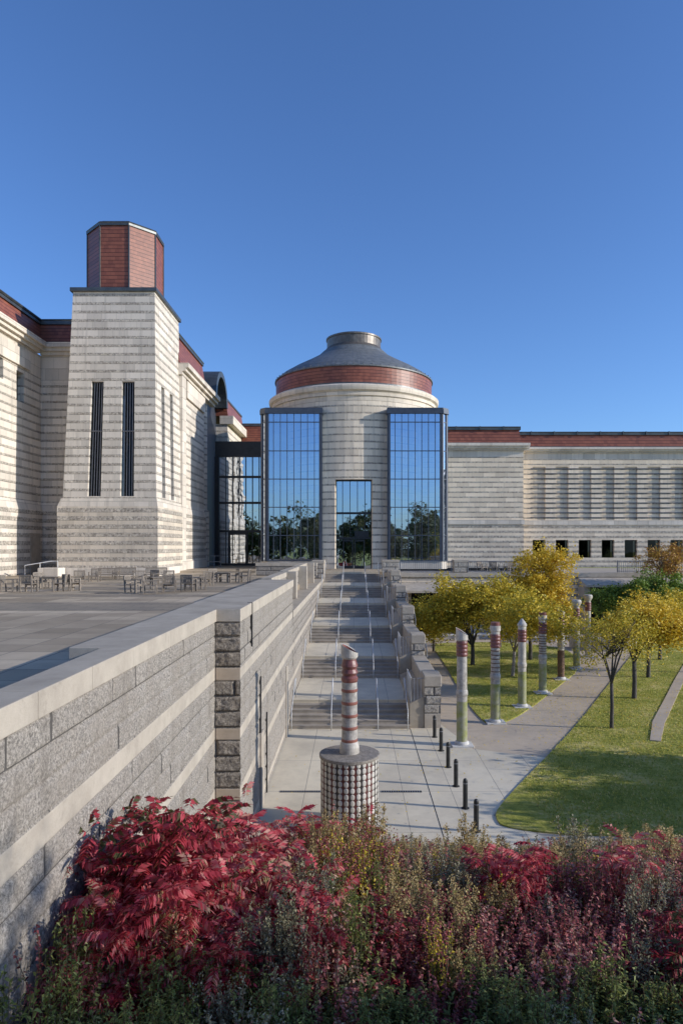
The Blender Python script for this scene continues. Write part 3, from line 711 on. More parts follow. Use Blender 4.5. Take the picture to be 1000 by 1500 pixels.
b = MB(); b.poly([(SX-1.1,cy+3.3*math.cos(math.pi*i/n),cz+3.3*math.sin(math.pi*i/n)) for i in range(n+1)]); b.box(SX-1.6,SX-1.05,84.2,92.0,5.4,26.2); b.build('gable_window','bluesteel',W)
b = MB(); b.box(SX-.5,SX+1.3,91.6,105,24.2,25.3); b.build('rear_cornice','plain',W)
b = MB(); b.box(SX-3,SX+.5,91.8,105,5.4,24.2); b.build('rear_wall','wing_up',W)
b = MB(); b.hexa([(SX-6,91.6,25.303),(SX+.6,91.6,25.303),(SX+.6,105,25.303),(SX-6,105,25.303)],[(SX-6,91.6,27.6),(SX+.2,91.6,27.6),(SX+.2,105,27.6),(SX-6,105,27.6)]); b.box(SX+.6,-8,103,106,22.5,25.9); b.build('rear_roof','tile',W)
b = MB(); b.box(SX-6,SX+.3,91.5,105.1,27.6,27.85); b.box(SX+.55,-8,102.9,106,25.9,26.3); b.box(SX+.55,-8,103.3,106,21.0,22.49); b.build('rear_roof_edge','roofmetal',W)
hr = thing('entry_rail','blue grey metal rail beside the base of the side wing','handrail',(-15.5,77,5.4))
b = MB(); b.tube([(-16.3,76.5,5.4),(-16.3,76.5,6.7),(-14.9,76.5,6.7),(-14.9,76.5,5.4)],.05,6); b.tube([(-15.6,76.5,5.4),(-15.6,76.5,6.7)],.04,6); b.tube([(-16.3,76.5,6.05),(-14.9,76.5,6.05)],.04,6); b.build('rail','railmetal',hr)

# ------------------------------------------------------------------ glass link
L = thing('glass_link', 'dark steel framed glass link with a door between the side wing and the rotunda', 'building', (-13,84,5.4))
GX0, GX1, GY = -17.0, -10.2, 84.3
b = MB(); b.poly([(GX0,GY,5.4),(GX1,GY,5.4),(GX1,GY,18.8),(GX0,GY,18.8)]); b.build('pane','glass2',L)
b = MB(); b.box(GX0-.05,GX1,GY-.25,GY+.4,18.8,20.7); b.build('fascia','steel',L)
b = MB(); b.box(GX0-.1,GX0+.42,GY-.3,GY+.3,5.4,18.8)
for z in (5.4,9.5,13.0,16.2): b.box(GX0+.42,GX1,GY-.14,GY-.003,z,z+.28)
x = GX0+.42
for i in range(8):
    x = GX0+.42+.82*i; b.box(x-.05,x+.05,GY-.12,GY-.004,5.68,18.8)
b.build('frame','steel',L)
d = MB(); d.box(GX0+1.55,GX0+1.75,GY-.26,GY-.15,5.4,9.5); d.box(GX0+3.75,GX0+3.95,GY-.26,GY-.15,5.4,9.5); d.box(GX0+1.75,GX0+3.75,GY-.26,GY-.15,9.2,9.5); d.build('door','steel',L)
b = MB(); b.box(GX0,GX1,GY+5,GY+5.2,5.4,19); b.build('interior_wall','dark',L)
# ------------------------------------------------------------------ rotunda
RO = thing('rotunda', 'round striped stone rotunda with a red tiled band and a grey domed roof', 'building', (0,81.6,5.4))
cx, cy = DC; RD = 9.56
def dr(u, z, d): a = u; r = RD-d; return (cx+r*math.sin(a), cy-r*math.cos(a), z)
us = [math.pi*(i/64)*2-math.pi for i in range(65)]
ea = math.asin(1.98/RD)
b = MB(); b.holed(dr,us,[5.4,23.2],[(-ea,ea,5.3,14.86)],.7); b.build('drum','drum',RO)
b = MB(); b.lathe(cx,cy,[(RD-.1,23.2),(RD+.02,23.203),(RD+.02,23.7),(RD+.18,23.75),(RD+.18,24.15),(RD+.42,24.3),(RD+.48,24.55),(RD+.48,24.75),(RD+.2,24.95),(RD-.3,25.0)],96); b.build('cornice','drum_plain',RO,smooth=False)
b = MB(); b.lathe(cx,cy,[(RD-.35,24.9),(RD-.32,26.95)],96,cap=False); b.build('tile_band','tile_drum',RO)
b = MB(); b.lathe(cx,cy,[(RD-.25,24.98),(RD-.25,25.2)],96); b.build('gutter_ring','roofmetal',RO)
def domemat():
    t = NT('dome_metal'); v = t.coord(); sp = t.n('ShaderNodeSeparateXYZ'); t.l(v, sp.inputs[0])
    a = t.math('ARCTAN2', t.math('SUBTRACT', sp.outputs[0], cx), t.math('SUBTRACT', sp.outputs[1], cy))
    fr = t.math('FRACT', t.math('MULTIPLY', a, 96/6.2832)); rib = t.math('LESS_THAN', fr, .12)
    row = t.math('FRACT', t.math('DIVIDE', sp.outputs[2], .55))
    n = t.noise(v, 2.2, 6, .7); c = t.mix(t.maprange(n, .3, .7), (.105,.113,.118), (.215,.222,.222))
    c = t.mix(t.math('MULTIPLY', t.math('LESS_THAN', row, .1), .5), c, (.05,.06,.065))
    t.bump(t.math('ADD', rib, t.math('MULTIPLY', n, .4)), .6, .05); return t.base(c, .5, .1)
M['dome'] = domemat()
b = MB(); b.lathe(cx,cy,[(RD-.2,26.95),(RD-.2,27.1),(RD-1.0,27.75),(RD-2.3,28.55),(RD-3.8,29.35),(RD-5.2,30.15),(3.75,30.75),(3.4,31.0)],96); domeb = b
b = MB(); b.lathe(cx,cy,[(3.35,30.8),(3.45,31.0),(3.3,31.2),(3.2,31.3),(3.2,32.2),(3.3,32.25),(3.3,32.42),(3.0,32.55)],48); b.build('crown_ring','bronze',RO)
b = MB()
for i in range(60):
    a = 2*math.pi*i/60; r = RD-.3; b.box(cx+r*math.cos(a)-.04,cx+r*math.cos(a)+.04,cy+r*math.sin(a)-.04,cy+r*math.sin(a)+.04,27.05,27.3)
domeb.v, domeb.f, domeb.mi = domeb.v+b.v, domeb.f+[tuple(i+len(domeb.v) for i in q) for q in b.f], domeb.mi+b.mi
domeb.build('dome','dome',RO)
# entrance
ey = cy-RD+.75
E = MB(); E.poly([(-1.98,ey,5.4),(1.98,ey,5.4),(1.98,ey,14.86),(-1.98,ey,14.86)]); en = E.build('entrance_glazing','glass',RO)
b = MB(); y = ey
for x in (-1.93,1.81): b.box(x,x+.12,y-.16,y-.003,5.4,14.86)
for z, h in ((14.7,.16),(11.2,.22),(8.55,.2)): b.box(-1.81,1.81,y-.15,y-.004,z,z+h)
for i in range(1,5): b.box(-1.98+.79*i-.035,-1.98+.79*i+.035,y-.12,y-.005,8.75,14.7)
b.build('entrance_frame','steel',en)
for x in (-1.1,.12):
    dd = MB(); dd.box(x-.06,x+.06,y-.22,y-.16,5.4,8.5); dd.box(x+.92,x+1.04,y-.22,y-.16,5.4,8.5); dd.box(x+.06,x+.92,y-.22,y-.16,8.3,8.5); dd.box(x+.06,x+.92,y-.22,y-.16,5.4,5.7); dd.build('door_leaf','steel',en)
b = MB(); b.box(-1.1,1.9,y-.24,y-.16,8.5,9.5) if False else b.box(.1,1.6,y-.2,y-.16,8.75,9.4); b.build('transom_box','steel',en)
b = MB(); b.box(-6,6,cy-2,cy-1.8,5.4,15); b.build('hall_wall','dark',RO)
# projecting glass bays
def bay(xa, xb, chl, chr_, name):
    yf = 71.7; yb = 76.4; z0, z1 = 6.22, 21.72
    g = MB(); ch = .62
    pts = [(xa+(ch if chl else 0),yf),(xb-(ch if chr_ else 0),yf)]
    L_ = [(xa,yb)] + ([(xa,yf+ch)] if chl else []) + [pts[0]]; R_ = [pts[1]] + ([(xb,yf+ch)] if chr_ else []) + [(xb,yb)]
    poly = L_ + R_
    def walls(mb, z0, z1, off=0):
        for p, q in zip(poly[:-1], poly[1:]): mb.poly([(*p,z0),(*q,z0),(*q,z1),(*p,z1)])
    walls(g, z0, z1); pane = g.build(name,'glass',RO)
    f = MB()
    zs = [z0+.02, 8.88, 11.84, 14.8, 17.76, 20.78]
    for p, q in zip(poly[:-1], poly[1:]):
        p, q = Vector(p), Vector(q); d = (q-p); ln = d.length; d.normalize(); nrm = Vector((d.y,-d.x)); n = max(1, round(ln/.71))
        def bar(s0, s1, za, zb, o0, o1):
            A, B = p+d*s0, p+d*s1
            lo = [(*(A+nrm*o1),za),(*(B+nrm*o1),za),(*(B+nrm*o0),za),(*(A+nrm*o0),za)]; f.hexa(lo,[(c[0],c[1],zb) for c in lo])
        for i in range(n+1):
            w_ = .11 if i in (0,n) else .032
            s = min(max(ln*i/n, w_), ln-w_); bar(s-w_, s+w_, z0, z1, .004, .10 if i in (0,n) else .075)
        for z in zs: bar(.11, ln-.11, z, z+.085, .005, .065)
    f.build('frame','bluesteel',pane)
    cp = [(x+(-.18 if x < (xa+xb)/2 else .18), y-.18 if y < yb else y) for x,y in poly]
    c = MB(); c.prism(cp,z1,z1+.45); c.prism([((x-(xa+xb)/2)*.985+(xa+xb)/2,y+.1 if y<yb else y) for x,y in cp],z1+.453,z1+.62)
    c.build('cap','bluesteel',pane)
    c = MB(); c.prism([(x,y+.05 if y<yb else y) for x,y in poly],5.4,z0-.004); c.build('sill_wall','plain',pane)
    # white columns and floors seen through the glass
    c = MB()
    for t in (.22,.55,.86): c.tube([(xa+(xb-xa)*t,74.0,z0),(xa+(xb-xa)*t,74.0,z1)],.2,10)
    c.box(xa+.7,xb-.7,73.6,73.8,13.9,14.2); c.build('inner_column','inner_white',pane)
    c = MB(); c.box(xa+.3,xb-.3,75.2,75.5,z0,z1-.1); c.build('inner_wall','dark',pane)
bay(-9.75,-3.42,True,False,'glass_bay'); bay(3.62,9.85,False,True,'glass_bay')

# ------------------------------------------------------------------ right wing
W = thing('long_wing', 'long pale striped stone wing beside the rotunda with tall recessed panels above small windows', 'building', (25,76,5.4))
def rw1(u, z, d): return (u, 75.0+d, z)
def rw2(u, z, d): return (u, 77.0+d, z)
XE = 62
b = MB(); b.holed(rw1,[7.5,18.6],[10.7,17.6],[],.3); b.poly([(18.6,75,10.7),(18.6,77.3,10.7),(18.6,77.3,17.6),(18.6,75,17.6)])
hp = [(20.15+2.59*k, 21.57+2.59*k, 10.75, 16.75) for k in range(15)]
b.holed(rw2,[18.6,XE],[10.7,17.6],hp,.17); 
for h in hp: b.poly([(h[0],77.17,h[2]),(h[1],77.17,h[2]),(h[1],77.17,h[3]),(h[0],77.17,h[3])])
b.build('upper_wall','right_up',W)
for i in range(11): MB().box(19.9,XE-1,76.93,76.985,11.0+.55*i,11.07+.55*i).build('shade_rail','bluesteel',W)
b = MB(); b.box(7.5,18.72,74.88,77.2,10.2,10.7); b.box(18.723,XE,76.9,77.4,10.2,10.7); b.build('belt_course','plain',W)
hw = [(20.15+2.59*k, 21.57+2.59*k, 6.5, 8.5) for k in range(15)]
b = MB(); b.holed(rw1,[7.5,18.65],[5.4,10.2],[],.3); b.poly([(18.65,75,5.4),(18.65,77.3,5.4),(18.65,77.3,10.2),(18.65,75,10.2)]); b.holed(rw2,[18.65,XE],[5.4,10.2],hw,.55); b.build('base','right_base',W)
for h in hw:
    m = MB(); m.poly([(h[0],77.5,h[2]),(h[1],77.5,h[2]),(h[1],77.5,h[3]),(h[0],77.5,h[3])]); p = m.build('window','winglass',W)
    m = MB(); m.box(h[0],h[1],78.2,78.3,h[2],h[3]); m.build('dark_lining','dark',p)
    m = MB(); m.box(h[0],h[0]+.07,77.4,77.497,h[2],h[3]); m.box(h[1]-.07,h[1],77.4,77.497,h[2],h[3]); m.box(h[0]+.07,h[1]-.07,77.4,77.497,h[3]-.07,h[3]); m.build('frame','steel',p)
b = MB(); b.holed(rw1,[7.5,18.6],[17.6,18.3],[],.3); b.poly([(18.6,75,17.6),(18.6,77.3,17.6),(18.6,77.3,18.3),(18.6,75,18.3)]); b.holed(rw2,[18.6,XE],[17.6,18.3],[],.3); b.build('frieze','plain',W)
b = MB(); cornice(b,7.5,19.2,75.0,18.3,.7,.75); b.box(18.6,19.2,75.3,78,18.3,18.95); cornice(b,19.203,XE,77.0,18.3,.6,.6); b.build('cornice','plain',W)
b = MB(); b.hexa([(7.5,75,19.053),(18.4,75,19.053),(18.4,82,19.053),(7.5,82,19.053)],[(7.5,75.3,20.6),(18.2,75.3,20.6),(18.2,82,20.6),(7.5,82,20.6)]); b.hexa([(18.6,77.1,18.9),(XE,77.1,18.9),(XE,84,18.9),(18.6,84,18.9)],[(18.6,77.5,20.4),(XE,77.5,20.4),(XE,84,20.4),(18.6,84,20.4)]); b.build('tiled_roof','tile',W)
b = MB(); b.box(7.5,18.35,75.15,82,20.603,20.85); b.box(18.6,XE,77.35,84,20.403,20.65); b.tube([(7.5,75.2,20.9),(18.35,75.2,20.9)],.09,6); b.tube([(18.6,77.4,20.7),(XE,77.4,20.7)],.09,6)
for k in range(4): b.box(8.6+2.6*k,8.72+2.6*k,75.05,75.4,20.6,21.0)
for k in range(16): b.box(20+2.6*k,20.12+2.6*k,77.25,77.6,20.4,20.8)
b.box(7.5,18.5,74.98,75.2,19.02,19.18); b.box(18.62,XE,77.0,77.3,18.88,19.04); b.build('roof_edge','roofmetal',W)

# ------------------------------------------------------------------ right terrace above the garden level
W = thing('garden_terrace', 'low striped stone terrace front with shaded openings behind the yellow trees', 'terrace', (20,63,0))
def gw(u, z, d): return (u, 62.0+d, z)
oh = [(5.2,9.8,.0,3.7),(21.2,25.2,0,4.2),(28,33,0,4.2),(36,41,0,4.2)]
b = MB(); b.holed(gw,[3.74,60],[0,5.0],oh,3.); b.build('front_wall','right_base',W)
b = MB(); b.box(4.16,60,61.8,75.1,5.0,5.4); b.build('deck','coping',W,bevel=.02)
b = MB()
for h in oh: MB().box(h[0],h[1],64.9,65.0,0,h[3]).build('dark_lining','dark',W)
for h in oh:
    m = MB(); z = h[3]; m.hexa([(h[0]-.9,59.8,z-.0),(h[1]+.6,59.8,z),(h[1]+.6,61.99,z+.15),(h[0]-.9,61.99,z+.15)],[(h[0]-.9,59.8,z+.2),(h[1]+.6,59.8,z+.2),(h[1]+.6,61.99,z+.8),(h[0]-.9,61.99,z+.8)]); m.build('canopy','coping',W)
    m = MB(); m.box(h[0]-.9,h[0]-.4,60.2,61.9,0,z-.002); m.build('canopy_pier','coping',W); m = MB(); m.box(h[1]+.1,h[1]+.6,60.2,61.9,0,z-.002); m.build('canopy_pier','coping',W)
def railing(x0, x1, y, label):
    r = thing('terrace_railing', label, 'railing', (x0,y,5.4), group='railings on the garden terrace')
    b = MB(); b.tube([(x0,y,6.42),(x1,y,6.42)],.035,6); b.tube([(x0,y,5.52),(x1,y,5.52)],.03,6); b.build('rail','railmetal',r)
    b = MB(); n = int((x1-x0)/.17)
    for i in range(n+1): x = x0+(x1-x0)*i/n; b.box(x-.014,x+.014,y-.014,y+.014,5.4,6.42)
    for x in (x0,x1): b.box(x-.05,x+.05,y-.05,y+.05,5.4,6.5)
    b.build('baluster','railmetal',r)
def tpier(x0, x1, label):
    r = thing('terrace_pier', label, 'pier', (x0,62,5.4), group='piers between the terrace railings')
    panel('granite_face', r, ['granite_rail','coping','mortar'],'y',61.9,x0,x1,5.401,6.35,.05,.08,[],1.3,31,6.)
    b = MB(); b.box(x0,x1,61.93,63.0,5.401,6.34); b.box(x0-.05,x1+.05,61.82,63.05,6.345,6.55); b.build('block','coping',r,bevel=.02)
tpier(2.6,4.05,'broad granite pier at the right of the top of the stairs')
railing(4.2,8.9,62.2,'black balustered railing in front of the right glass bay'); tpier(9.1,10.3,'granite pier between the two railings under the right wing')
railing(10.4,15.2,62.2,'black railing right of the middle granite pier above yellow leaves'); tpier(15.4,16.4,'granite pier on the terrace half hidden by the tallest yellow tree'); railing(24.0,26.6,62.2,'short black railing under the small dark windows of the right wing')
# ------------------------------------------------------------------ sculpture columns
def slanted(mb, cx, cy, r, z0, zlo, zhi, dirn, m=0, mtop=1, n=24):
    k = len(mb.v)
    for i in range(n):
        a = 2*math.pi*i/n; mb.v.append((cx+r*math.cos(a), cy+r*math.sin(a), z0))
    for i in range(n):
        a = 2*math.pi*i/n; t = (1+math.cos(a-dirn))/2; mb.v.append((cx+r*math.cos(a), cy+r*math.sin(a), zlo+(zhi-zlo)*t))
    for i in range(n):
        j = (i+1) % n; mb.f.append((k+i,k+j,k+n+j,k+n+i)); mb.mi.append(m)
    rim = [(cx+.86*(mb.v[k+n+i][0]-cx), cy+.86*(mb.v[k+n+i][1]-cy), mb.v[k+n+i][2]-.02) for i in range(n)]
    q = len(mb.v); mb.v += rim
    for i in range(n):
        j = (i+1) % n; mb.f.append((k+n+i,k+n+j,q+j,q+i)); mb.mi.append(m)
    low = [(x, y, z-.13) for x, y, z in rim]; s = len(mb.v); mb.v += low
    for i in range(n):
        j = (i+1) % n; mb.f.append((q+i,q+j,s+j,s+i)); mb.mi.append(mtop)
    mb.f.append(tuple(s+i for i in range(n))); mb.mi.append(mtop)
def ringprof(r, z0, z1, k, amp):
    o = []; 
    for i in range(k):
        a, b = z0+(z1-z0)*i/k, z0+(z1-z0)*(i+1)/k; d = b-a
        o += [(r, a), (r+amp*.7, a+d*.25), (r+amp, a+d*.5), (r+amp*.7, a+d*.75)]
    return o + [(r, z1)]
def column(x, y, r, top, label, cap, shaft, lower, rings=0, tall_green=1.75, group='painted columns along the path'):
    c = thing('painted_column', label, 'column', (x,y,0), group=group)
    b = MB(); b.box(x-.42,x+.42,y-.36,y+.36,.0,.075); b.lathe(x,y,[(r*1.35,.075),(r*1.35,.14),(r*1.12,.2)],24); b.build('footing','footing',c,bevel=.012)
    g = tall_green
    b = MB(); b.lathe(x,y,[(r*1.02,.2),(r*1.04,g*.5),(r*1.02,g)],28); b.build('lower_shaft',lower,c)
    zc = top-1.12
    prof, mm = [(r*1.0,g)], []
    mid = g+.32
    prof += [(r*1.0,mid-.12),(r*1.13,mid-.07),(r*1.15,mid),(r*1.1,mid+.09),(r*.98,mid+.13)]
    prof += [(r*.96,zc)]
    b = MB(); b.lathe(x,y,prof,28); s = b.build('shaft',shaft,c)
    if rings:
        b = MB()
        for i in range(rings):
            z = mid+.22+(zc-mid-.35)*i/max(1,rings-1); b.lathe(x,y,[(r*.955,z-.03),(r*.985,z-.02),(r*.985,z+.02),(r*.955,z+.03)],28,cap=False)
        b.build('ring','paint_brown',c)
    b = MB(); b.lathe(x,y,ringprof(r*.99,zc,top-.52,4,.025),28); b.build('collar','paint_maroon',c)
    b = MB(); z = top-.52
    if cap == 'slant': b.lathe(x,y,[(r*.95,z),(r*1.16,z+.05),(r*1.16,z+.11)],24); slanted(b,x,y,r*1.14,z+.11,z+.22,top,math.pi*.95,0,1)
    elif cap == 'point': b.lathe(x,y,[(r*1.0,z),(r*1.0,z+.14),(r*1.16,z+.17),(r*1.16,z+.25),(r*.7,z+.38),(.03,top)],24)
    elif cap == 'cup': b.lathe(x,y,[(r*.95,z),(r*.95,z+.1),(r*1.12,z+.16),(r*1.12,z+.36),(r*1.0,z+.37),(r*.98,z+.52)],24,m=[0,0,0,0,1])
    else: b.lathe(x,y,[(r*.9,z),(r*.9,z+.06),(r*1.5,z+.28),(r*1.6,z+.42),(r*1.3,z+.52)],24)
    b.build('capital',['paint_white','paint_maroon'],c)
    return c
column(4.22,26.7,.205,4.62,'tall grey painted column with a slanted white top, nearest the bollards','slant','paint_grey','paint_green')
column(6.23,30.1,.205,4.45,'painted column ringed with dark red stripes at the tip of the grass island','cup','paint_grey','paint_green',6)
column(8.12,33.0,.195,4.30,'painted column with a pointed maroon cap on the grass island edge','point','paint_white','paint_green')
column(9.97,36.1,.20,4.3,'grey banded painted column whose top is lost in yellow leaves','cup','paint_grey','paint_green',8,1.6)
column(12.06,39.8,.195,4.3,'painted column with a brown lower half at the path edge','slant','paint_white','paint_brown')
column(14.1,43.3,.195,4.4,'pale painted column with a flared capital and a green and brown foot','flare','paint_white','paint_green',0,1.4)
column(16.4,47.9,.2,4.4,'farthest pale painted column with a flared capital near the white bench','flare','paint_white','paint_white')
# foreground column standing on its tiled drum
DX, DY, DRr, DZ = -.12, 19.0, .80, 2.05
def drummat():
    t = NT('oval_tiles'); v = t.coord(); sp = t.n('ShaderNodeSeparateXYZ'); t.l(v, sp.inputs[0])
    a = t.math('ARCTAN2', t.math('SUBTRACT', sp.outputs[0], DX), t.math('SUBTRACT', sp.outputs[1], DY))
    u = t.math('MULTIPLY', a, 30/6.28318); w = t.math('DIVIDE', sp.outputs[2], .168)
    fu = t.math('SUBTRACT', t.math('FRACT', u), .5); fw = t.math('SUBTRACT', t.math('FRACT', w), .5)
    d = t.math('SQRT', t.math('ADD', t.math('POWER', t.math('ABSOLUTE', t.math('DIVIDE', fu, .36)), 2.4), t.math('POWER', t.math('ABSOLUTE', t.math('DIVIDE', fw, .46)), 2.4)))
    ins = t.math('LESS_THAN', d, 1.0)
    wn = t.n('ShaderNodeTexWhiteNoise', noise_dimensions='1D'); t.l(t.math('FLOOR', t.math('ADD', u, .5)), wn.inputs['W'])
    gap = t.mix(t.math('GREATER_THAN', wn.outputs['Value'], .5), (.10,.03,.026), (.035,.028,.026))
    cm = t.n('ShaderNodeCombineXYZ'); t.l(t.math('FLOOR', u), cm.inputs[0]); t.l(t.math('FLOOR', w), cm.inputs[1])
    w2 = t.n('ShaderNodeTexWhiteNoise', noise_dimensions='3D'); t.l(cm.outputs[0], w2.inputs[0])
    wt = t.mix(w2.outputs[0], (.44,.41,.36), (.62,.585,.525))
    wt = t.mix(t.math('MULTIPLY', t.maprange(t.noise(v, 4., 5, .7), .5, .75), .5), wt, (.34,.30,.25))
    c = t.mix(ins, gap, wt)
    t.bump(t.maprange(d, 1.15, .55), .8, .02); return t.base(c, .5, 0, .4)
M['ovals'] = drummat()
c = thing('tiled_drum_column', 'red and grey striped pole standing on a big drum of white oval tiles, front centre', 'column', (DX,DY,0))
b = MB(); b.lathe(DX,DY,[(DRr+.04,0),(DRr+.04,.06),(DRr,.08),(DRr,DZ-.1)],72); b.build('drum','ovals',c)
b = MB(); b.lathe(DX,DY,[(DRr+.0,DZ-.10),(DRr+.035,DZ-.085),(DRr+.035,DZ-.01),(DRr+.01,DZ),(.2,DZ+.012)],72); b.build('drum_top','darkcap',c)
pr = .225
b = MB(); b.lathe(DX,DY,[(pr*1.2,DZ+.01),(pr*1.2,DZ+.18),(pr*1.12,DZ+.28),(pr*.98,DZ+.33)],28); b.build('pole_foot','paint_white',c)
b = MB(); b.lathe(DX,DY,[(pr*.95,DZ+.32),(pr*.95,DZ+1.98)],28,cap=False); b.build('shaft','paint_grey',c)
b = MB()
for z in (DZ+.36,DZ+.71,DZ+1.05,DZ+1.40,DZ+1.75): b.lathe(DX,DY,[(pr*.95,z-.045),(pr*1.02,z-.025),(pr*1.02,z+.025),(pr*.95,z+.045)],28,cap=False)
b.build('ring','paint_red',c)
b = MB(); z = DZ+1.98; b.lathe(DX,DY,[(pr*.97,z),(pr*1.04,z+.05),(pr*1.04,z+.12),(pr*.84,z+.18),(pr*1.04,z+.26),(pr*.9,z+.34),(pr*.86,z+.36),(pr*1.04,z+.44),(pr*.98,z+.5),(pr*.84,z+.60),(pr*.8,z+.68)],28); b.build('collar','paint_maroon',c)
b = MB(); z = DZ+2.62; b.lathe(DX,DY,[(pr*.85,z),(pr*1.03,z+.05),(pr*1.05,z+.12)],28); slanted(b,DX,DY,pr*1.05,z+.12,z+.17,z+.42,math.pi*.98,0,1,28); b.build('capital',['paint_white','paint_maroon'],c)

# pale seats at the end of the path
r = thing('seat_wall', 'curved white stone seat wall at the far end of the tan path', 'bench', (19,52,0))
b = MB(); n = 12; P = [(19.2+2.6*math.cos(a),52.5+2.2*math.sin(a)) for a in [math.pi*(.95+.9*i/n) for i in range(n+1)]]; Q = [(19.2+2.0*math.cos(a),52.5+1.6*math.sin(a)) for a in [math.pi*(.95+.9*i/n) for i in range(n+1)]]
for i in range(n): b.hexa([(*P[i],0),(*P[i+1],0),(*Q[i+1],0),(*Q[i],0)],[(*P[i],.95),(*P[i+1],.95),(*Q[i+1],.95),(*Q[i],.95)])
b.build('seat','paint_white',r)
for x, y, l in ((7.2,56.3,'long pale low bench slab behind the left yellow trees'),(11.5,56.8,'second pale bench slab, behind the pointed maroon capped column'),(15.2,55.2,'short pale bench slab behind the flared columns')):
    r = thing('stone_bench', l, 'bench', (x,y,0)); b = MB(); b.box(x-1.7,x+1.7,y,y+.5,.36,.5); b.build('seat','footing',r,bevel=.02)
    for s in (-1.3,1.1): b = MB(); b.box(x+s,x+s+.2,y+.06,y+.44,0,.358); b.build('leg','footing',r)

# ------------------------------------------------------------------ teak furniture on the terrace
def chair_proto(name, width, label, cat, group):
    r = thing(name, label, cat, (0,0,0), group=group); w = width/2
    b = MB(); 
    for i in range(5): b.box(-w+.04,w-.04,-.26+i*.105,-.26+i*.105+.085,.41,.435)
    b.build('seat','teak',r)
    b = MB(); T_ = Matrix.Translation((0,.27,.43)) @ Matrix.Rotation(R(-10),4,'X')
    b.box(-w+.02,w-.02,-.02,.02,.40,.47,0,T_); b.box(-w+.02,w-.02,-.02,.02,.04,.09,0,T_); k = max(7,int(width/.075)); 
    for i in range(k): x = -w+.06+(width-.12)*i/(k-1); b.box(x-.024,x+.024,-.01,.01,.09,.40,0,T_)
    b.build('backrest','teak',r)
    for x in (-w,w-.055):
        b = MB(); b.box(x-.012,x+.067,-.29,-.215,0,.64); b.build('leg','teak',r)
        b = MB(); b.hexa([(x,.27,0),(x+.055,.27,0),(x+.055,.325,0),(x,.325,0)],[(x,.335,.88),(x+.055,.335,.88),(x+.055,.385,.88),(x,.385,.88)]); b.build('leg','teak',r)
        b = MB(); b.box(x-.01,x+.065,-.31,.33,.641,.668); b.build('armrest','teak',r)
    b = MB(); b.box(-w+.05,w-.05,-.27,-.245,.33,.408); b.box(-w+.055,w-.055,-.01,.015,.15,.19); b.build('rail','teak',r)
    return r
def table_proto(label):
    r = thing('teak_table', label, 'table', (0,0,0), group='tables on the terrace')
    b = MB(); 
    for i in range(8): b.box(-.45+i*.113,-.45+i*.113+.104,-.45,.45,.70,.735)
    b.build('tabletop','teak',r)
    for x in (-.4,.33):
        for y in (-.4,.33): b = MB(); b.box(x,x+.07,y,y+.07,0,.698); b.build('leg','teak',r)
    b = MB(); b.box(-.36,.36,-.37,-.34,.6,.698); b.box(-.36,.36,.34,.37,.6,.698); b.build('apron','teak',r)
    return r
TZ = 5.206
def tp(x, y): a = gp(x, y, TZ); return (a[0], a[1], TZ)
CH = [ # px x, base y, facing (deg; 0 looks at camera, 180 back to camera), label
 (15,867,95,'leftmost weathered teak armchair, seen side on, facing the left table'),
 (43,867,178,'teak armchair with its slatted back to the camera at the leftmost table'),
 (62,861,60,'teak armchair behind the back-turned chair at the left table'),
 (89,866,-88,'teak armchair seen side on, right of the left table, facing left'),
 (106,865,150,'teak armchair with pale back turned, rightmost of the front row at the left table'),
 (117,856,200,'teak armchair half hidden behind the right end of the left group'),
 (139,852,5,'lone teak armchair facing the camera in front of the tower base left half'),
 (196,868,80,'teak armchair side on at the left end of the middle table group'),
 (221,870,100,'teak armchair side on, closest to the camera in the middle group'),
 (207,857,20,'teak armchair behind the middle table facing the camera'),
 (222,856,-20,'teak armchair behind the middle table next to the tower plinth'),
 (248,868,-170,'teak armchair with its broad back to the camera right of the middle table'),
 (247,857,10,'teak armchair facing the camera at the right corner of the tower'),
 (277,866,172,'dark backed teak armchair turned away in front of the low teak table'),
 (292,864,-80,'teak armchair side on right of the low table facing left'),
 (303,858,-150,'teak armchair in front of the side wing plinth, turned away right'),
 (315,853,40,'teak armchair left of the far right table by the entry rail'),
 (341,853,-60,'teak armchair right of the far right table'),
 (358,853,-95,'rightmost teak armchair on the terrace, side on, near the low pale wall')]
p0 = None
for x, y, a, lab in CH:
    if p0 is None: p0 = chair_proto('teak_armchair', .64, lab, 'chair', 'teak armchairs on the terrace'); q = p0; q.location = tp(x,y); q.rotation_euler.z = R(a); q.scale = (1.12,1.12,1.08)
    else: dup(p0, tp(x,y), R(a), lab)
p1 = None
for x, y, a, lab in ((74,862,10,'square teak table among the leftmost armchairs'),(232,863,30,'square teak table among the middle armchairs below the tower corner'),(283,863,-15,'teak table between the dark backed armchair and the side on armchair'),(328,853,0,'square teak table at the far right end of the terrace seating')):
    if p1 is None: p1 = table_proto(lab); p1.location = tp(x,y); p1.rotation_euler.z = R(a)
    else: dup(p1, tp(x,y), R(a), lab)
p2 = None
for x, y, lab in ((182,848,'long slatted teak bench against the tower plinth, left of the middle chairs'),(158,849,'dark teak bench at the tower plinth next to a longer bench'),(228,848,'teak bench against the tower plinth behind the middle chairs')):
    if p2 is None: p2 = chair_proto('teak_bench', 1.7, lab, 'bench', 'teak benches by the tower'); p2.location = tp(x,y)
    else: dup(p2, tp(x,y), R(3), lab)
for i, (x, y, a, lab) in enumerate(((13.2,64.2,150,'dark teak armchair on the garden terrace behind the right railing, left one'),(14.6,64.5,200,'dark teak armchair on the garden terrace just left of the half hidden granite pier'),(12.2,64.9,40,'dark teak armchair on the garden terrace beside the middle granite pier'))):
    dup(p0, (x,y,5.402), R(a), lab)

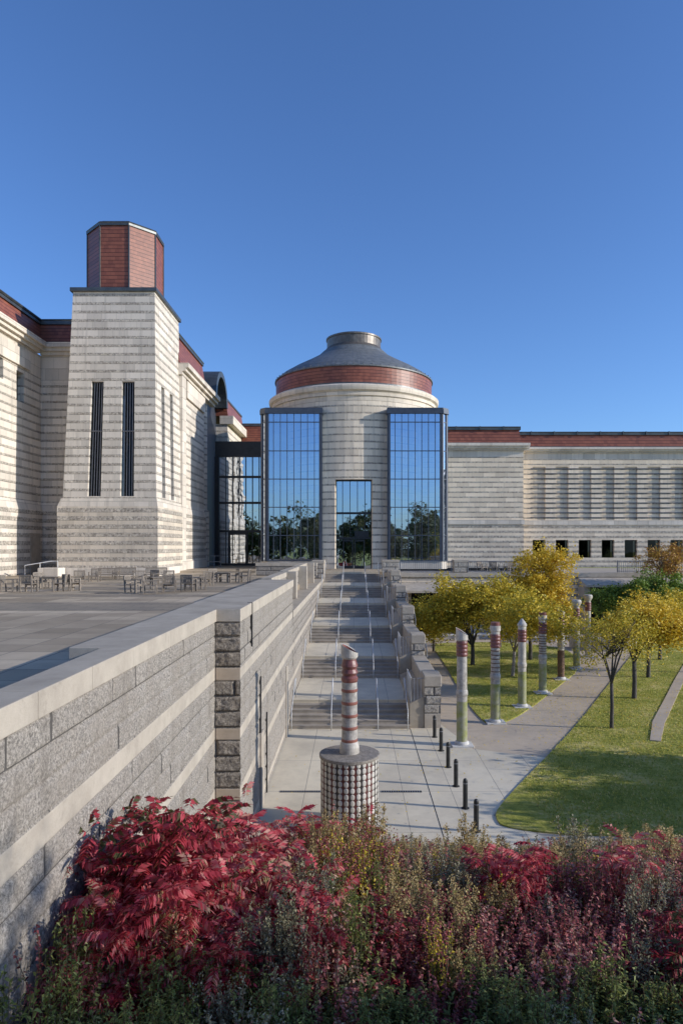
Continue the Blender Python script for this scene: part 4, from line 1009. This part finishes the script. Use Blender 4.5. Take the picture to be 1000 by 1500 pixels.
# ------------------------------------------------------------------ trees
def leafquads(P, size, up=.0, aspect=.55):
    n = len(P); d = rng.normal(size=(n,3)); d[:,2] = d[:,2]*.6 - up; d /= np.linalg.norm(d,axis=1)[:,None]
    e = np.cross(d, rng.normal(size=(n,3))); e /= np.linalg.norm(e,axis=1)[:,None]+1e-9
    s = (size*rng.uniform(.6,1.35,n))[:,None]
    nn = np.cross(d, e)*s*.12
    A = P; B = P + d*s*.5 + e*s*aspect*.5 + nn; Cc = P + d*s; D = P + d*s*.5 - e*s*aspect*.5 + nn
    return np.stack([A,B,Cc,D],1).reshape(-1,3)
def tree(name, label, x, y, crowns, leaf, trunk_h, tr=.11, nclump=90, per=75, size=.15, forks=5, bark='bark', group=None, seed=1, z0=0., inner=.35, lean=0., cr=(.32,.72)):
    """crowns: list of (dx,dy,z,rx,ry,rz)"""
    rs = np.random.default_rng(seed); t = thing(name, label, 'tree', (x,y,z0), group=group)
    b = MB(); top = Vector((lean, 0, trunk_h))
    b.tube([(0,0,-.1),(lean*.2,0,.12),(lean*.5+.02,0,trunk_h*.5),top],[tr*1.5,tr*1.12,tr,tr*.92],9)
    cl = []; tot = sum(c[3]*c[4]*c[5] for c in crowns)
    for c in crowns:
        k = max(4, int(nclump*c[3]*c[4]*c[5]/tot)); 
        for _ in range(k):
            d = rs.normal(size=3); d /= np.linalg.norm(d); rad = rs.uniform(inner,1)**.6
            lump = .78+.42*math.sin(3*d[0]+seed)*math.cos(4*d[1]+2*seed) + rs.uniform(-.1,.14)
            cl.append(np.array([c[0],c[1],c[2]]) + d*np.array(c[3:6])*rad*min(1.15,lump))
    cl = np.array(cl)
    # limbs reach into the clumps
    for i in range(forks):
        c = cl[rs.integers(len(cl))] if i >= len(crowns) else np.array(crowns[i][:3]) + rs.normal(size=3)*.4
        a = top; e = Vector(c); m = a.lerp(e,.45) + Vector((rs.uniform(-.2,.2), rs.uniform(-.2,.2), .15*(e-a).length))
        b.tube([a,a.lerp(m,.5)+Vector((0,0,.05)),m,e],[tr*.62,tr*.5,tr*.38,tr*.12],6)
        for _ in range(5):
            c2 = Vector(cl[rs.integers(len(cl))])
            if (c2-m).length < (e-a).length*1.1: b.tube([m,m.lerp(c2,.5)+Vector((rs.uniform(-.1,.1),0,.1)),c2],[tr*.3,tr*.2,tr*.06],5)
    b.build('trunk',bark,t,smooth=True).location = (0,0,0)
    P = []
    for c in cl:
        k = int(per*rs.uniform(.5,1.4)); r = rs.uniform(*cr); d = rs.normal(size=(k,3))*np.array([r*.55,r*.55,r*.38]); d[:,2] -= .25*(d[:,0]**2+d[:,1]**2)/r
        P.append(c+d)
    P = np.concatenate(P); V = leafquads(P, size, .25)
    link('crown', npmesh('crown', V, np.arange(len(V)).reshape(-1,4), [leaf]), t, local=True)
    return t
tree('locust_tree','broad golden olive tree behind the two nearest painted columns',7.75,44.6,[(-.6,0,4.2,3.3,2.6,1.9),(1.7,.2,4.1,2.6,2.1,2.0),(-2.6,0,3.1,2.0,1.6,1.7)],'olive',1.3,.13,270,105,.17,8,seed=3)
tree('locust_tree','low olive green tree at the far left edge of the garden by the stair piers',5.9,50.5,[(0,0,2.6,2.0,1.8,1.5)],'olive',.9,.09,80,100,.17,5,seed=5)
tree('locust_tree','small rusty red tree with a pale crooked trunk on the grass island',9.46,40.8,[(.1,.3,3.3,1.7,1.5,1.45),(.3,-2.2,4.1,1.9,1.7,1.25),(1.2,-3.6,3.7,1.6,1.5,1.1)],'olive',1.5,.10,170,85,.15,5,bark='palebark',seed=8,lean=.12)
tree('locust_tree','tallest yellow tree reaching up to the small windows of the right wing',12.05,46.7,[(.6,0,5.2,3.2,2.4,2.1),(1.3,.3,7.0,2.5,1.9,1.4),(-1.2,0,4.0,2.1,1.6,1.6),(1.3,0,3.5,2.5,1.9,1.6)],'yellow',1.7,.13,300,76,.17,10,seed=11,inner=.2)
tree('locust_tree','sparse forked yellow tree with a thin bare trunk in front of the path',10.97,29.1,[(.75,0,3.9,1.25,1.1,1.0),(-.6,.1,4.0,1.1,.9,.9),(-.85,0,3.0,.75,.7,.6),(.6,-.1,4.8,.9,.8,.5)],'olive',1.95,.075,110,42,.10,5,seed=14,inner=.1)
tree('locust_tree','dense bright yellow tree right of the forked tree on the lawn',14.27,34.8,[(.6,0,4.15,2.1,1.8,1.2),(2.1,.2,3.7,1.8,1.6,1.1),(-.7,0,3.7,1.1,1.0,.8)],'yellow',1.9,.11,150,110,.155,7,seed=17)
tree('locust_tree','yellow tree on the lawn behind the dense bright yellow one',17.4,40.4,[(.6,0,3.9,2.2,2.0,1.3)],'yellow',1.7,.11,70,80,.15,6,seed=19)
tree('locust_tree','farther yellow tree on the lawn, third trunk from the forked tree',20.9,46.7,[(1.0,0,3.7,2.3,2.0,1.3)],'olive',1.6,.11,60,70,.16,6,seed=21)
tree('maple_tree','rounded deep green tree in front of the garden terrace at the right',24.2,56.0,[(0,0,4.1,3.0,2.3,1.6),(2.6,.2,4.0,2.3,1.8,1.4),(-2.6,.4,3.4,1.8,1.3,1.1)],'greenleaf',1.6,.16,160,115,.19,7,seed=24)
tree('locust_tree','orange yellow tree above the green tree at the right edge of the photo',26.6,58.6,[(0,0,6.6,2.2,2.0,1.6),(1.6,0,7.4,1.3,1.2,.9)],'rust',3.0,.13,70,85,.16,7,seed=27)
tree('locust_tree','dark rusty tree in the shade between the olive tree and the tallest yellow tree',11.2,52.5,[(0,0,3.3,2.2,2.0,1.6)],'rust',1.4,.12,60,75,.16,6,seed=29)
tree('locust_tree','green and orange tree in the shadow of the terrace canopy left of the green tree',21.0,57.4,[(0,0,3.1,2.0,1.6,1.5)],'greenleaf',1.2,.12,55,85,.17,6,seed=31)
tree('locust_tree','yellow tree at the right edge of the photo beyond the lawn strip',22.3,41.5,[(0,0,3.7,2.0,1.9,1.25)],'yellow',1.8,.11,60,80,.15,6,seed=33)
# shade trees beyond the right edge of the frame: only their shadows reach the picture
ST = [(19.5,1.8,14.2,2.3),(22.5,-2.0,14.0,3.0),(17.8,17.6,5.0,2.0),(22.2,18.6,6.0,2.4),(18.6,22.2,4.6,1.5)]
for i, (x, y, h, r_) in enumerate(ST):
    tree('shade_tree','tall leafy shade tree beyond the right edge of the lawn',x,y,[(0,0,h*.66,r_,r_,h*.33)],'olive',h*.3,.16,100,60,.24,6,group='shade trees beyond the lawn',seed=40+i,inner=.25,cr=(.4,.9))
# what the glass mirrors: far trees and pale blocks behind the camera
for i in range(24):
    x = -70+6.2*i+rng.uniform(-2.5,2.5); y = -50+rng.uniform(-20,8); h = rng.uniform(13,21)
    tree('park_tree','tall tree standing in the park behind the camera',x,y,[(0,0,h*.55,h*.32,h*.28,h*.43)],'farleaf',h*.25,.3,90,60,.8,5,group='park trees behind the camera',seed=70+i,cr=(.9,1.9))
# ------------------------------------------------------------------ foreground planting
def rotm(az, pitch, roll):
    return np.array(Matrix.Rotation(az,3,'Z') @ Matrix.Rotation(pitch,3,'Y') @ Matrix.Rotation(roll,3,'X'))
def frond(rs, L, npair=11, ll=.062, lw=.0105):
    """pinnate leaf along +X drooping at the tip"""
    q = []; 
    for i in range(npair+1):
        t = .18+.82*i/npair; x = L*t; z = L*(.28*t-.62*t*t)
        sz = (.55+.9*math.sin(min(1,t*1.02)*math.pi*.82))*rs.uniform(.85,1.12)
        for s in ((-1,1) if i < npair else (0,)):
            d = np.array([.45+rs.uniform(-.1,.1), s*.9, -.38+rs.uniform(-.22,.15)]); 
            if s == 0: d = np.array([1.,rs.uniform(-.2,.2),-.6])
            d /= np.linalg.norm(d); w = np.array([.8,-s*.35,.25+rs.uniform(-.3,.3)]); 
            if s == 0: w = np.array([0,1.,0])
            w /= np.linalg.norm(w); a = np.array([x,0,z]); l = ll*sz; v = lw*sz
            q.append([a, a+d*l*.4+w*v, a+d*l+np.array([0,0,-.012]), a+d*l*.45-w*v])
    return np.array(q)
def sumac_mesh(seed, h, leafm):
    rs = np.random.default_rng(seed); Q = []; st = MB()
    for s in range(rs.integers(6,9)):
        a = rs.uniform(0,6.28); sp = rs.uniform(.08,.62); tip = np.array([math.cos(a)*sp, math.sin(a)*sp, h*rs.uniform(.62,1.0)-.12])
        st.tube([(0,0,-.1),tuple(tip*np.array([.3,.3,.5])),tuple(tip)],[.02,.016,.010],5)
        lev = [(tip,7)] + [(tip*np.array([.8+rs.uniform(-.3,.4),.8+rs.uniform(-.3,.4),f]),4) for f in (.92,.78,.62,.46,.3)]
        for c, k in lev:
            for j in range(k):
                az = 6.28*(j+rs.random()*.6)/k + a; f = frond(rs, rs.uniform(.20,.34), rs.integers(8,12)); 
                m = rotm(az, -rs.uniform(-.15,.75), rs.uniform(-.4,.4)); Q.append(f.reshape(-1,3)@m.T + c + rs.normal(size=3)*.05)
                e = np.array([.9,0,.9*.28-.62*.81])*.36@m.T if False else None
    V = np.concatenate(Q); return V, st, leafm
def weedy_mesh(seed, h, n, spread, leafm, ll, lw, dens, plume=None, plume_n=60):
    rs = np.random.default_rng(seed); Q = []; G = []; st = MB()
    for s in range(n):
        a = rs.uniform(0,6.28); b0 = rs.uniform(0,spread*.5); sp = rs.uniform(.1,1)*spread; hh = h*rs.uniform(.6,1.)
        p0 = np.array([math.cos(a)*b0, math.sin(a)*b0, -.05]); p1 = np.array([math.cos(a)*sp, math.sin(a)*sp, hh]); pm = (p0+p1)/2 + np.array([rs.uniform(-.05,.05),rs.uniform(-.05,.05),.05])
        st.tube([tuple(p0),tuple(pm),tuple(p1)],[.006,.005,.003],4,cap=False)
        k = int(dens*hh); t = rs.uniform(.12,1.,k)[:,None]; P = (1-t)**2*p0+2*t*(1-t)*pm+t*t*p1
        az = rs.uniform(0,6.28,k); el = rs.uniform(-.3,.9,k); d = np.stack([np.cos(az)*np.cos(el),np.sin(az)*np.cos(el),np.sin(el)],1)
        w = np.cross(d, np.array([0,0,1.])+rs.normal(size=(k,3))*.4); w /= np.linalg.norm(w,axis=1)[:,None]+1e-9
        l = (ll*rs.uniform(.5,1.3,k)*(1.15-.55*t[:,0]))[:,None]; v = (lw*rs.uniform(.7,1.2,k))[:,None]
        dr = np.array([0,0,-1.])*l*.25
        Q.append(np.stack([P, P+d*l*.45+w*v, P+d*l+dr, P+d*l*.45-w*v],1).reshape(-1,3))
        if plume and rs.random() < .85:
            k = plume_n; u = rs.uniform(0,1,k); br = rs.integers(0,7,k); aa = br*.9+a; out = (1-u)*.11*rs.uniform(.3,1.2,k); P = p1 + np.stack([np.cos(aa)*out,np.sin(aa)*out,-.20+.26*u-out*.5],1) + rs.normal(size=(k,3))*.012
            G.append(leafquads(P, .024, 0, .75))
    V = np.concatenate(Q); return V, st, leafm, (np.concatenate(G) if G else None, plume)
def plant(name, label, data, group):
    t = thing(name, label, 'shrub', (0,0,0), group=group)
    V = data[0]; ms = [data[2]]; mi = np.zeros(len(V)//4, dtype=np.int32)
    if len(data) > 3 and data[3][0] is not None:
        V = np.concatenate([V, data[3][0]]); ms.append(data[3][1]); mi = np.concatenate([mi, np.ones(len(data[3][0])//4, dtype=np.int32)])
    link('foliage', npmesh('foliage', V, np.arange(len(V)).reshape(-1,4), ms, mi), t, local=True)
    data[1].build('stem','stem',t).location = (0,0,0)
    return t
LB = {'sumac':('sumac_shrub','crimson autumn sumac shrub with long feathered leaves in the planted bed','crimson sumac shrubs'),
 'maroon':('maroon_shrub','maroon and dusty pink small leaved shrub in the planted bed','maroon and pink shrubs'),
 'gold':('goldenrod_plant','tan goldenrod gone to fluffy seed in the planted bed','goldenrod gone to seed'),
 'weed':('leafy_weed','dark green narrow leaved stalks at the shaded front of the bed','green leafy stalks'),
 'grey':('grey_weed','grey green stalks with pale fluffy seed tops in the planted bed','grey seeding stalks'),
 'lime':('lime_shrub','yellow green leafy shrub with pink flecks in the planted bed','yellow green shrubs')}
protos = {k: [] for k in LB}; first = {}
for s in range(4): protos['sumac'].append(sumac_mesh(100+s,1.0,'sumac'))
for s in range(4): protos['maroon'].append(weedy_mesh(200+s,1.0,26,.46,'maroon',.075,.015,66))
for s in range(3): protos['gold'].append(weedy_mesh(300+s,1.0,16,.30,'weed',.07,.007,38,'goldrod',90))
for s in range(3): protos['weed'].append(weedy_mesh(400+s,1.0,34,.40,'weed',.10,.011,70))
for s in range(3): protos['grey'].append(weedy_mesh(500+s,1.0,22,.34,'greyweed',.085,.009,60,'greyweed',40))
for s in range(2): protos['lime'].append(weedy_mesh(600+s,1.0,24,.42,'olive',.05,.013,62,'maroon',18))
PM = {k: [None]*len(v) for k, v in protos.items()}
def put(kind, x, y, hgt, wide=1.):
    i = int(rng.integers(len(protos[kind]))); nm, lb, gr = LB[kind]
    z = float(bedz(np.array([x]),np.array([y]))[0]); wide *= (1. if kind != 'weed' else .9); sc_ = (wide*rng.uniform(.85,1.15),)*2 + (hgt,)
    if kind == 'sumac': s1 = .55+.45*hgt; sc_ = (s1*wide,s1*wide,hgt)
    if PM[kind][i] is None:
        t = plant(nm, lb, protos[kind][i], gr); PM[kind][i] = t; t.location = (x,y,z-.02); t.rotation_euler.z = rng.uniform(0,6.28); t.scale = sc_
    else: dup(PM[kind][i], (x,y,z-.02), rng.uniform(0,6.28), scale=sc_)
def lim(x, y, slope=.435):
    z = float(bedz(np.array([x]),np.array([y]))[0]); return H - slope*y - z
# tall sumac thicket on the left
for (x, y, h) in ((-2.4,8.2,2.15),(-2.15,7.9,1.85),(-2.85,8.7,1.8),(-2.3,8.9,1.95),(-1.7,8.7,1.75),(-1.3,8.5,1.75),(-2.5,7.8,1.7),(-1.6,7.8,1.7),(-2.85,7.8,1.35),(-1.0,7.9,1.55),(-2.15,7.45,1.35),(-1.45,7.5,1.3),(-.65,8.6,1.6),(-.45,8.0,1.35),(-1.9,9.3,1.75),(-1.1,9.3,1.6),(-2.6,9.6,1.7),(-.85,7.5,1.15),(-2.7,7.35,1.1),(.3,7.9,1.1),(2.3,9.5,1.3),(.0,11.6,1.35),(-.7,12.0,1.3)):
    put('sumac',x,y,h,.95)
for k in range(16):
    x, y = rng.uniform(-.85,.45), rng.uniform(8.5,10.2); put('lime' if k % 3 else 'gold',x,y,rng.uniform(1.35,1.75),1.1)
for k in range(34):
    x, y = rng.uniform(-2.9,.6), rng.uniform(7.0,9.4)
    put(('grey','gold','weed','maroon')[k % 4],x,y,min(lim(x,y)+.15,rng.uniform(1.15,1.7)),.9)
y = 6.0
while y < 16.4:
    stp = .38 if y < 7.2 else .46 if y < 10 else .72
    x = max(-3.15,-.60*y)
    while x < min(.60*y, 8.5):
        px_, py_ = x+rng.uniform(-.2,.2), y+rng.uniform(-.2,.2); u = px_/py_; L_ = lim(px_,py_); q = rng.random()
        if px_ < -3.1 or (abs(px_-DX) < 1.0 and abs(py_-DY) < 1.0): x += stp; continue
        n_ = fbm(np.array([[px_*.9,py_*.9,4.]]),3)[0]
        if y < 7.2:
            k = 'weed' if q < .72 else 'grey' if q < .9 else 'maroon'; h = rng.uniform(.9,1.3) + (.5 if u < -.38 else 0)
        elif y < 10:
            if u < -.33: k = 'weed' if q < .5 else 'grey' if q < .75 else 'sumac'; h = rng.uniform(.9,1.3)
            elif u < -.05: k = 'sumac' if q < .38 else 'maroon' if q < .7 else 'weed' if q < .85 else 'grey'; h = rng.uniform(.9,1.3)
            elif n_ > .62: k = 'lime' if q < .55 else 'gold' if q < .7 else 'maroon'; h = rng.uniform(.95,1.35)
            else: k = 'maroon' if q < .55 else 'sumac' if q < .64 else 'gold' if q < .80 else 'grey' if q < .93 else 'lime'; h = rng.uniform(.95,1.4)
            h = min(h, max(.5,L_))
        else:
            k = 'gold' if q < .42 else 'maroon' if q < .75 else 'lime' if q < .86 else 'grey'; h = min(1.5, max(.35,L_*rng.uniform(.8,1.06)*(rng.uniform(1.,1.35) if k in ('gold','grey') else 1.)))
        put(k,px_,py_,h, 1.0 if y < 10 else 1.35); x += stp*rng.uniform(.85,1.15)
    y += stp

# ------------------------------------------------------------------ light, sky, camera
EL, AZ = R(19.), R(101.)      # azimuth clockwise from +Y
sd = Vector((math.sin(AZ)*math.cos(EL), math.cos(AZ)*math.cos(EL), math.sin(EL)))
sun = bpy.data.lights.new('sun','SUN'); sun.energy = 3.5; sun.angle = R(.5); sun.color = (1.,.94,.85)
so = bpy.data.objects.new('sun',sun); C.objects.link(so); so.rotation_euler = (-sd).to_track_quat('-Z','Y').to_euler()
wd = bpy.data.worlds.new('World'); scene.world = wd; wd.use_nodes = True; nt = wd.node_tree
bg = nt.nodes['Background']; sky = nt.nodes.new('ShaderNodeTexSky'); sky.sky_type = 'NISHITA'; sky.sun_disc = False
sky.sun_elevation = EL; sky.sun_rotation = AZ; sky.altitude = 300; sky.air_density = 1.; sky.dust_density = .7; sky.ozone_density = 2.2
tint = nt.nodes.new('ShaderNodeMix'); tint.data_type = 'RGBA'; tint.blend_type = 'MULTIPLY'; tint.inputs[0].default_value = 1.
tint.inputs[7].default_value = (.70,.97,1.41,1); nt.links.new(sky.outputs[0], tint.inputs[6]); nt.links.new(tint.outputs[2], bg.inputs[0]); bg.inputs[1].default_value = .118
cam = bpy.data.cameras.new('camera'); co = bpy.data.objects.new('camera',cam); C.objects.link(co)
co.location = (0,0,H); co.rotation_euler = (R(90),0,0); cam.sensor_width = 36; cam.sensor_fit = 'AUTO'; cam.lens = 24.
cam.shift_x = -18/1500; cam.shift_y = 50/1500; cam.clip_start = .1; cam.clip_end = 3000
scene.camera = co
vs = scene.view_settings; vs.view_transform = 'Standard'; vs.look = 'None'; vs.exposure = .27; vs.gamma = 1.
scene.cycles.max_bounces = 8; scene.cycles.transparent_max_bounces = 8; scene.cycles.use_denoising = True
